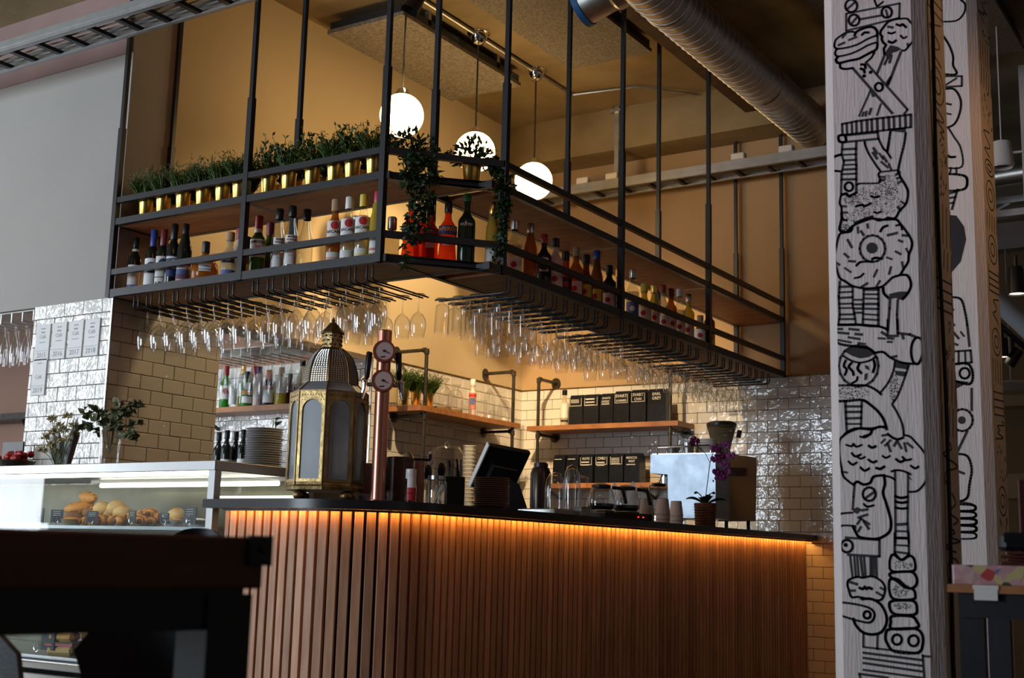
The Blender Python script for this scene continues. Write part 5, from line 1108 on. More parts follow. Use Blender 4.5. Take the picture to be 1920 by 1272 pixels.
def loaf(x, y, z, L_, r_, ang, m_, name, label, grp, scores=3, tilt=0.0):
    t = thing(name, label, 'bread', (x, y, z+r_*.8), ang, grp); t.rotation_euler = (0, tilt, ang)
    n = 12; pts = [(-L_/2+L_*i/n, 0, 0) for i in range(n+1)]; rs = [max(.004, r_*math.sin(math.pi*min(max(i/n, .04), .96))**.45) for i in range(n+1)]
    obj('crust', MB().tube(pts, rs, 12), M[m_], t, smooth=60)
    for k in range(scores):
        xk = -L_*.28+k*L_*.56/max(1, scores-1) if scores > 1 else 0; obj('score', MB().ball((xk, 0, r_*.72), r_*.36, 8, 6, (.5, 1.3, .6)), M['crumb'], t)
def croissant(x, y, z, s, ang, label, grp):
    t = thing('croissant', label, 'pastry', (x, y, z+.018*s), ang, grp); n = 9
    for k in range(n):
        a = R(-75+150*k/(n-1)); r_ = .026*s*math.cos(a*.95)+.006; c = (.055*s*math.sin(a), .045*s*(math.cos(a)-.5), 0)
        obj('fold', MB().ball(c, r_, 10, 7, (.75, 1, .85)), M['crust'] if k % 2 else M['crustd'], t)
def CP(px, y, z=TR): p = on(1, y, px, 965); return p.x, y, z
gB = 'loaves in the display case'
loaf(*CP(163, 4.0, TR+.115), .17, .028, R(-15), 'crust', 'baguette', 'baguette on top of the bread pile', gB, 4, .1)
loaf(*CP(148, 3.98, TR+.065), .14, .03, R(30), 'crust', 'baguette', 'seeded baguette left in the pile', gB, 3, -.2)
loaf(*CP(140, 3.95, TR+.02), .11, .03, R(10), 'crustd', 'dark_roll', 'dark roll at the left foot of the pile', gB, 2)
loaf(*CP(168, 3.96, TR+.04), .13, .03, R(-20), 'crustd', 'dark_roll', 'dark roll in the middle of the pile', gB, 2)
for k, (px, y, dz, lab) in enumerate(((192, 3.95, .05, 'pale round bun left of centre'), (205, 3.97, .04, 'pale round bun in the centre'), (218, 3.95, .055, 'pale round bun highest of the heap'), (230, 3.93, .03, 'pale round bun beside the second card'), (332, 3.95, .02, 'pale bun behind the right cards'))):
    x, yy, z = CP(px, y, TR+dz); t = thing('bun', lab, 'bread', (x, yy, z+.03), 0, 'pale buns'); obj('crust', MB().ball((0, 0, 0), .048, 14, 9, (1, .9, .72)), M['crumb'], t); obj('top_glaze', MB().ball((0, 0, .006), .046, 14, 9, (.8, .75, .68)), M['crust'], t)
for k, (px, y, dz, a) in enumerate(((178, 3.86, 0, 20), (190, 3.88, .0, -30), (201, 3.86, 0, 70), (213, 3.87, 0, 10), (225, 3.86, 0, -50), (262, 3.88, .02, 15), (272, 3.90, .035, -20), (284, 3.88, .015, 50), (268, 3.86, 0, 0), (279, 3.86, 0, 90))):
    croissant(*CP(px, y, TR+dz), 1.15, R(a), '%s croissant from the left in the display case' % ORD[k], 'croissants in the display case')
M['card'] = mat('slate_card', (.012, .02, .034), .5)
for k, (px, wpx, hpx, y) in enumerate(((74, 20, 26, 3.78), (106, 24, 24, 3.79), (172, 24, 22, 3.78), (247, 19, 24, 3.77), (308, 18, 20, 3.77), (355, 30, 32, 3.77))):
    x, yy, z = CP(px, y); k2 = proj((x, yy, z))[2]/FPX; t = thing('price_card', 'dark price card, %s from the left in the display case' % ORD[k], 'price card', (x, yy, TR), rnd.uniform(-.15, .25), 'dark price cards')
    obj('card', MB().box((0, .004, hpx*k2/2+.012), (wpx*k2*1.15, .003, hpx*k2)), M['card'], t, smooth=0)
    obj('clip', MB().tube([(.014*math.cos(a), -.002, .026+.018*math.sin(a)) for a in [i*.524 for i in range(12)]], .0013, 5, closed=True).tube([(0, -.002, 0), (0, -.002, .01)], .002, 5), M['chrome'], t)
    for q in range(3): obj('chalk_line', MB().box((0, .0018, hpx*k2*(.85-.14*q)+.012), (wpx*k2*.7, .001, .002)), M['chalk'], t, smooth=0)
for k, px in enumerate((136, 325, 372)):
    x, yy, z = CP(px, 3.82); t = thing('bread_dish', ('pale dish under the baguettes', 'pale dish with a bun at the right', 'pale dish next to the case post')[k], 'dish', (x, yy, TR), 0, 'pale dishes'); obj('dish', MB().lathe([(.001, 0), (.035, 0), (.05, .028), (.048, .028), (.033, .005), (.001, .005)], 22), M['beige'] if k == 0 else M['white'], t); obj('food', MB().ball((0, 0, .024), .042, 12, 6, (1, 1, .35)), M['crust'] if k < 2 else M['white'], t)
# lower tier: sandwiches and a card
for k, px in enumerate((118, 128)):
    p = on(1, 3.85, px, 1225); t = thing('sandwich', ('ham sandwich on the lower tray, nearer', 'ham sandwich on the lower tray, farther')[k], 'sandwich', (p.x+.02*k, 3.85+.13*k, .4675), R(20))
    obj('lower_bread', MB().box((0, 0, .02), (.13, .08, .04), bev=.012), M['crumb'], t); obj('ham', MB().box((0, 0, .045), (.135, .084, .01)), CM['pink'], t, smooth=0); obj('salad', MB().box((0, 0, .054), (.137, .086, .006)), M['leaf'], t, smooth=0); obj('upper_bread', MB().box((0, 0, .08), (.13, .08, .045), bev=.015), M['crust'], t)
p = on(1, 3.80, 80, 1220); t = thing('price_card', 'price card with a steel ring on the lower tray', 'price card', (p.x, 3.80, .4675)); obj('card', MB().box((.03, 0, .08), (.09, .003, .12)), M['card'], t, smooth=0); obj('ring', MB().tube([(-.04+.018*math.cos(a), -.004, .03+.022*math.sin(a)) for a in [i*.524 for i in range(12)]], .002, 5, closed=True), M['chrome'], t)

# ------------------------------------------------------------------ on top of the case: dried flowers, eucalyptus, berries
TZ = 1.3115
rg = random.Random(5)
def FP(px, py, y): p = on(1, y, px, py); return Vector((p.x, y, p.z))
base = FP(112, 862, 4.0); base.z = TZ
df = thing('dried_flowers', 'bunch of dried cream flowers wrapped in grey paper', 'flowers', base, 0)
stm = MB(); hd = []
for px, py in ((98, 788), (128, 782), (112, 800), (100, 812), (85, 822), (120, 808), (138, 800), (108, 828), (95, 838), (126, 826), (80, 846), (140, 815), (104, 848)):
    q = FP(px, py, 4.0+rg.uniform(-.06, .05))-base; stm.tube([Vector((rg.uniform(-.02, .02), 0, 0)), q*.6+Vector((0, 0, .01)), q], .0022, 5); hd.append(q)
obj('stems', stm, M['leafo'], df)
M['dried'] = mat('dried_petal', (.62, .54, .32), .8, noise=.3, nscale=30)
for q in hd:
    mb = MB()
    for k in range(46):
        d = rdir(rg, -.3, 1); leaf_quad(mb, q+d*.006, d, rdir(rg), rg.uniform(.018, .030), .005)
    obj('flower_head', mb, M['dried'], df, smooth=0)
pw = MB(); n = 14; vs = []
for i in range(n+1):
    a = R(-20+220*i/n); vs += [(.035*math.cos(a), .03*math.sin(a)+.02, 0), ((.10+.015*math.sin(i*2.1))*math.cos(a)-.03, (.05)*math.sin(a)+.03, .17+.05*math.sin(i*1.3)+.05*math.cos(a*.5))]
pw.add(vs, [(2*i, 2*i+2, 2*i+3, 2*i+1) for i in range(n)]); obj('wrapping', pw, mat('grey_wrap', (.42, .43, .46), .5, noise=.5, nscale=9), df, smooth=0)
base = FP(205, 862, 4.02); base.z = TZ
eu = thing('eucalyptus_vase', 'glass vase of drooping eucalyptus branches', 'vase', base, 0)
hv = FP(205, 802, 4.02).z-TZ
obj('vase', MB().lathe([(.001, .006), (.036, .006), (.04, .0), (.043, .01), (.046, hv*.6), (.060, hv)], 24), M['glass'], eu, smooth=50)
st = MB(); lv = MB()
br_ = [[(205, 850), (215, 800), (235, 775), (252, 758), (268, 760)], [(205, 850), (212, 800), (225, 770), (222, 755)], [(205, 850), (195, 805), (178, 785), (160, 775)], [(205, 850), (200, 800), (190, 775), (165, 762)], [(205, 850), (212, 810), (232, 800), (258, 796)], [(200, 850), (190, 815), (170, 800), (150, 805)], [(205, 850), (225, 815), (245, 812), (255, 822)], [(205, 850), (205, 800), (200, 780), (185, 768)]]
for b_ in br_:
    dy = rg.uniform(-.05, .06); pts = [FP(px, py, 4.02+dy*i/4)-base for i, (px, py) in enumerate(b_)]; fine = []
    for a_, c_ in zip(pts, pts[1:]):
        for k in range(4): fine.append(a_.lerp(c_, k/4))
    fine.append(pts[-1]); st.tube(fine, .002, 5)
    for q in fine[5:]:
        for k in range(3): leaf_quad(lv, q, rdir(rg, -.6, .7), rdir(rg), rg.uniform(.03, .05), rg.uniform(.013, .02))
obj('branches', st, M['leafo'], eu); obj('foliage', lv, M['leafo'], eu, smooth=0)
gy = MB()
for k in range(60):
    q = FP(rg.uniform(212, 262), rg.uniform(745, 768), 4.05)-base; gy.ball(q, .003, 5, 4)
o = obj('tiny_blossoms', gy, M['dried'], eu); o['kind'] = 'stuff'
p = FP(18, 868, 3.95); t = thing('berry_bowl', 'steel bowl of red berries at the left end of the case', 'bowl', (p.x, 3.98, TZ)); obj('bowl', MB().lathe([(.001, 0), (.07, 0), (.10, .05), (.098, .05), (.068, .006), (.001, .006)], 24), M['pipe'], t)
M['berry'] = mat('red_berry', (.45, .02, .02), .4)
for k in range(26): obj('berry', MB().ball((rg.uniform(-.07, .07), rg.uniform(-.07, .07), .05+rg.uniform(0, .035)), .018, 8, 6), M['berry'], t)
t = thing('menu_stand', 'small dark board with a yellow frame behind the berries', 'menu board', (FP(18, 850, 4.2).x, 4.22, TZ)); obj('board', MB().box((0, 0, .09), (.17, .01, .17)), M['blackp'], t, smooth=0); obj('frame_edge', MB().bar((.10, -.004, .0), (.12, -.004, .11), .014), CM['yellow'], t, smooth=0)
# ------------------------------------------------------------------ foreground tables
A = at(0, 994.5, 1.26); B = at(499, 1006, 1.50); A.z = B.z = .966
d = (B-A); d.z = 0; d.normalize(); n = Vector((-d.y, d.x, 0)); n = n if n.dot(fwd) > 0 else -n
E0 = A-d*1.0
M['dark_wood'] = mat('dark_stained_wood', (.17, .065, .018), .45, col2=(.10, .038, .011), nscale=5, stretch=(1, 1, 4))
ft = thing('high_table', 'dark wooden table edge with a black corner bracket in the foreground', 'table', (B.x, B.y, 0), math.atan2(d.y, d.x))
# local frame: +X along the edge towards its end, +Y away from the camera
flip = 1 if Matrix.Rotation(math.atan2(d.y, d.x), 3, 'Z') @ Vector((0, 1, 0)) @ n > 0 else -1
Lt = (B-E0).length
for k in range(3): obj('plank', MB().box((-Lt/2, flip*(.125+.25*k), .936), (Lt, .247, .06), bev=.003), M['dark_wood'], ft, smooth=0)
obj('corner_bracket', MB().box((-.010, flip*.0, .9505), (.034, .012, .035), bev=.003).box((.003, flip*.012, .9505), (.008, .034, .035)), M['black'], ft, smooth=0); obj('bolt', MB().lathe([(.005, 0), (.005, .004), (.001, .005)], 8, (-.008, -flip*.006, .952), axis=Matrix.Rotation(R(90*flip), 3, 'X')), M['pipe'], ft)
obj('apron', MB().box((-Lt/2-.01, flip*.02, .883), (Lt-.03, .03, .046)), M['black'], ft, smooth=0); obj('apron', MB().box((-Lt/2-.01, flip*.72, .883), (Lt-.03, .03, .046)), M['black'], ft, smooth=0)
for x in (-.045, -Lt+.05):
    for y in (.03, .71): obj('leg', MB().box((x, flip*y, .45), (.06, .06, .90)), M['black'], ft, smooth=0)
M['dark_pad'] = mat('black_leatherette', (.010, .011, .015), .5, bump=.1, bscale=200)
def chair(label, pxa, pxb, ytop, dep, lean, seat_z=.45):
    a = at(pxa, ytop, dep); b = at(pxb, ytop, dep); wd = (b-a).length; c = (a+b)/2; dr = Vector((b.x-a.x, b.y-a.y, 0)).normalized()
    t = thing('dining_chair', label, 'chair', (c.x, c.y, 0), math.atan2(dr.y, dr.x))
    zt = c.z; n_ = 10; vs = []
    for i in range(n_+1):
        u = -1+2*i/n_; x = u*wd/2; cr = -.03*u*u*2
        for zz, yy in ((seat_z+.08, .0), (zt-.06*abs(u)**3, .04)):
            vs += [(x*(1 if zz > seat_z+.1 else .86)+lean*(zz-zt), yy+cr, zz), (x*(1 if zz > seat_z+.1 else .86)+lean*(zz-zt), yy+cr+.022, zz)]
    fs = []
    for i in range(n_):
        o_ = 4*i; fs += [(o_, o_+4, o_+6, o_+2), (o_+1, o_+3, o_+7, o_+5), (o_+2, o_+6, o_+7, o_+3), (o_, o_+1, o_+5, o_+4)]
    fs += [(0, 2, 3, 1), (4*n_, 4*n_+1, 4*n_+3, 4*n_+2)]
    obj('backrest', MB().add(vs, fs), M['dark_pad'], t, smooth=50)
    obj('seat', MB().box((0, .24, seat_z), (wd*.9, .44, .05), bev=.015), M['dark_pad'], t, smooth=0)
    for sx in (-1, 1):
        for sy in (.05, .42): obj('leg', MB().tube([(sx*wd*.40, sy, seat_z-.02), (sx*wd*.46, sy+(-.02 if sy < .2 else .03), 0)], [.013, .010], 8), M['black'], t)
chair('black padded chair tucked under the foreground table, wide back', 128, 432, 1150, 2.05, -.35)
chair('black padded chair at the left edge under the foreground table', -330, 22, 1150, 2.05, -.35)
chair('dark round backed chair between the table and the bar', 300, 432, 990, 2.75, 0)
# side table on the right
rp = at(1787, 1100, 2.6); zt = at(1787, 1096, 2.6).z
rt_ = thing('side_table', 'black steel side table with a wooden top at the right edge', 'table', (rp.x, rp.y, 0), R(4))
obj('top', MB().box((.42, .22, zt-.008), (.86, .46, .016)), M['oak'], rt_, smooth=0)
obj('apron', MB().box((.42, .012, zt-.041), (.82, .02, .05)), M['black'], rt_, smooth=0); obj('apron', MB().box((.42, .43, zt-.041), (.82, .02, .05)), M['black'], rt_, smooth=0)
for x in (.032, .82):
    for y in (.03, .41):
        lg = obj('leg', MB().box((x, y, (zt-.017)/2), (.048, .04, zt-.017)), M['black'], rt_, smooth=0)
        if y < .1: obj('bolt', MB().lathe([(.006, 0), (.006, .004), (.001, .005)], 8, (x, y-.02, zt-.06), axis=Matrix.Rotation(R(90), 3, 'X')), M['pipe'], lg)
obj('lower_shelf', MB().box((.42, .22, .40), (.80, .40, .03)), M['oak'], rt_, smooth=0)
def T_(x, y, z): return rt_.matrix_basis @ Vector((x, y, z))
M['floral'] = None
fm_ = bpy.data.materials.new('floral_print'); fm_.use_nodes = True; nt = fm_.node_tree; b_ = nt.nodes['Principled BSDF']; b_.inputs['Roughness'].default_value = .35
vo = nt.nodes.new('ShaderNodeTexVoronoi'); vo.inputs['Scale'].default_value = 55; tc = nt.nodes.new('ShaderNodeTexCoord'); rp_ = nt.nodes.new('ShaderNodeValToRGB'); nt.links.new(tc.outputs['Object'], vo.inputs['Vector'])
sepc = nt.nodes.new('ShaderNodeSeparateColor'); nt.links.new(vo.outputs['Color'], sepc.inputs[0]); nt.links.new(sepc.outputs[0], rp_.inputs[0]); nt.links.new(rp_.outputs[0], b_.inputs['Base Color']); rp_.color_ramp.interpolation = 'CONSTANT'
els = rp_.color_ramp.elements; els[0].color = (.45, .26, .28, 1); els[1].position = .9; els[1].color = (.12, .16, .34, 1)
for ps, c_ in ((.3, (.50, .30, .32)), (.45, (.42, .05, .05)), (.58, (.07, .06, .07)), (.68, (.50, .42, .20)), (.78, (.52, .36, .36))): e_ = els.new(ps); e_.color = (*c_, 1)
q = T_(.33, .16, zt); t = thing('floral_tray', 'low tray with a floral print on the side table', 'tray', q, R(4)); hh = at(1787, 1059, 2.6).z-zt
obj('front_side', MB().box((.06, -.155, hh/2), (.78, .006, hh), bev=.002), fm_, t, smooth=0)
for sx in (-.33, .45): obj('side', MB().box((sx, 0, hh/2), (.006, .30, hh)), fm_, t, smooth=0)
obj('bottom', MB().box((.06, 0, .003), (.77, .30, .006)), M['dark_wood'], t, smooth=0); obj('back_side', MB().box((.06, .155, hh/2), (.78, .006, hh)), fm_, t, smooth=0)
M['red_tray'] = mat('dark_red_tray', (.075, .022, .020), .25)
for k in range(4):
    q = T_(.36+.012*(k % 2), .16, zt+hh+.002+k*.0068); o = obj('serving_tray', MB().box((.04, 0, .003), (.62, .28, .005), bev=.002), M['red_tray'], None, q, (0, 0, R(4)), smooth=0); tag(o, '%s dark red serving tray from the bottom on the floral tray' % ORD[k], 'tray', 'dark red serving trays')
ztr = zt+hh+.002+4*.0068
q = T_(.262, .13, ztr); t = thing('menu_folder', 'dark red menu folder standing on the trays', 'menu', q, R(20)); obj('cover', MB().box((0, 0, .075), (.28, .006, .15)).box((0, .012, .075), (.28, .006, .15)), M['red_tray'], t, smooth=0); obj('spine', MB().box((-.141, .006, .075), (.005, .018, .15)), M['red_tray'], t, smooth=0)
q = T_(.115, .06, ztr); t = thing('leather_case', 'small black leather case behind the trays', 'case', q, R(25)); obj('body', MB().box((.0, 0, .020), (.062, .05, .038), bev=.008), M['dark_pad'], t, smooth=0); obj('flap', MB().box((0, -.026, .028), (.055, .003, .02)), M['dark_pad'], t, smooth=0)
t = thing('paper_tag', 'white paper tag taped to the side table edge', 'tag', T_(.065, -.012, zt-.03), R(4)); obj('tag', MB().box((0, 0, .015), (.045, .001, .03)), M['white'], t, smooth=0); obj('tape', MB().box((0, -.001, .026), (.05, .001, .008)), M['paper'], t, smooth=0)
ph = zt-.13-.415
for k, (x, y, b__, lab, sh_) in enumerate(((.135, .12, 'clear', 'clear glass carafe under the side table', 'wine'), (.24, .17, 'yellow', 'bottle of golden oil under the side table', 'wine'))):
    bottle(lab, T_(x, y, .416), sh_, .36, .042, b__, 'silver' if k == 0 else 'gold', [], .03)

# ------------------------------------------------------------------ dining hall beyond the columns
def HL(px, py, dep): return at(px, py, dep)
for k, (x, y) in enumerate(((-.2, 4.35), (1.6, 9.0), (.2, 11.5))):  # pendants added out of view to warm the right sides of the columns
    t = thing('added_pendant', '%s added warm pendant lamp out of view in the dining hall' % ORD[k], 'pendant lamp', (x, y, 2.7), 0, 'added warm pendants out of view in the dining hall')
    obj('bulb', MB().ball((0, 0, 0), .07, 16, 10), emis('warm_fill_bulb', (1, .48, .17), 42) if k == 0 else bpy.data.materials['warm_fill_bulb'], t); obj('shade', MB().lathe([(.03, .16), (.10, .12), (.20, .03), (.195, .03), (.09, .115)], 22), M['blackp'], t); obj('cord', MB().tube([(0, 0, .16), (0, 0, ZC-2.7)], .005, 6), M['blackp'], t)
c = HL(1912, 200, 8.5); slab('trim_8', c.x-.0, c.x+.35, c.y, c.y+.35, 0, ZC, M['paint_white'], 'pale column far back in the dining hall')
c = HL(1890, 210, 9.5); obj_ = MB().box((c.x+1.5, c.y, 3.66), (5, .08, .05)).box((c.x+1.5, c.y, 3.56), (5, .08, .05))
for k in range(14): obj_.bar((c.x-.9+k*.36, c.y, 3.56), (c.x-.7+k*.36, c.y, 3.66), .02)
tag(obj('ceiling_truss', obj_, M['galv'], smooth=0), 'dark steel truss beyond the columns', 'truss')
c = HL(1878, 292, 7.5); t = thing('paper_lantern', 'pale cylindrical hanging lamp beyond the columns', 'pendant lamp', c); obj('shade', MB().lathe([(.045, .085), (.055, .08), (.07, -.06), (.06, -.075), (.05, -.06)], 22), M['white'], t); obj('arm', MB().tube([(.05, 0, .01), (.40, .1, .03)], .008, 6), M['white'], t); obj('cord', MB().tube([(0, 0, .08), (0, 0, ZC-c.z)], .004, 6), M['white'], t)
c = HL(1880, 335, 9.0); tag(obj('hall_duct', MB().tube([(c.x-.5, c.y, c.z), (c.x+3, c.y-.4, c.z)], .07, 18), M['galv']), 'round duct crossing behind the pale lamp', 'air duct')
c = HL(1890, 390, 10.5); wp = thing('wall_unit', 'pale green ventilation unit high in the dining hall', 'ventilation unit', c); obj('body', MB().box((.6, 0, 0), (1.6, .3, .36)), mat('pale_green', (.40, .42, .30), .6), wp, smooth=0); obj('ledge', MB().box((.6, -.05, -.25), (1.6, .4, .12)), M['white'], wp, smooth=0)
def spot(px, py, dep, ang, lab, s=1.0):
    c = HL(px, py, dep); t = thing('track_spotlight', lab, 'spotlight', c, 0, 'black track spotlights in the dining hall'); rot = Matrix.Rotation(R(ang), 3, 'Y')
    obj('can', MB().lathe([(.001, .09*s), (.04*s, .09*s), (.045*s, .07*s), (.048*s, -.07*s)], 18, axis=rot), M['blackp'], t); obj('lens', MB().lathe([(.001, -.06*s), (.044*s, -.062*s)], 18, axis=rot), emis('spot_lens', (1, .85, .6), 5) if 'spot_lens' not in bpy.data.materials else bpy.data.materials['spot_lens'], t); obj('yoke', MB().tube([(0, 0, .05), (0, 0, .16*s)], .012, 8), M['blackp'], t)
spot(1906, 530, 8, 0, 'black spotlight highest right of the columns', 1.1); spot(1880, 655, 9.5, 0, 'black spotlight pointing straight down', .9); spot(1900, 672, 9.5, 35, 'black spotlight tilted towards the bar', .9)
a_, b_2 = HL(1870, 605, 9.5), HL(1925, 655, 9.5); tag(obj('spotlight_track', MB().bar(a_+(a_-b_2)*1, b_2+(b_2-a_)*2, .03), M['black'], smooth=0), 'black track carrying the spotlights', 'light track')
a_, b_2 = HL(1868, 560, 11), HL(1930, 615, 9.8); tag(obj('white_duct', MB().tube([a_+(a_-b_2), b_2+(b_2-a_)*2], .09, 18), M['white']), 'pale round duct above the spotlights', 'air duct')
c = HL(1895, 725, 11); t = thing('disc_lamp', 'flat round white lamp beyond the columns', 'ceiling lamp', c); obj('disc', MB().lathe([(.001, .02), (.28, .015), (.29, 0), (.001, -.01)], 30), M['white'], t); obj('cord', MB().tube([(0, 0, .02), (0, 0, ZC-c.z)], .004, 6), M['white'], t)
c = HL(1905, 752, 12.5); slab('trim_9', c.x-3, c.x+4, c.y, c.y+.3, c.z-.05, c.z+.06, M['beige'], 'pale beam across the dining hall')
c = HL(1905, 915, 10.5); t = thing('hall_sideboard', 'cream sideboard in the dining hall', 'sideboard', (c.x+.55, c.y, 0)); obj('body', MB().box((0, 0, (c.z-.1)/2), (1.25, .4, c.z-.1)), M['beige'], t, smooth=0); obj('top', MB().box((0, 0, c.z+.0), (1.35, .46, .2)), mat('cream_paint', (.60, .48, .28), .6), t, smooth=0)
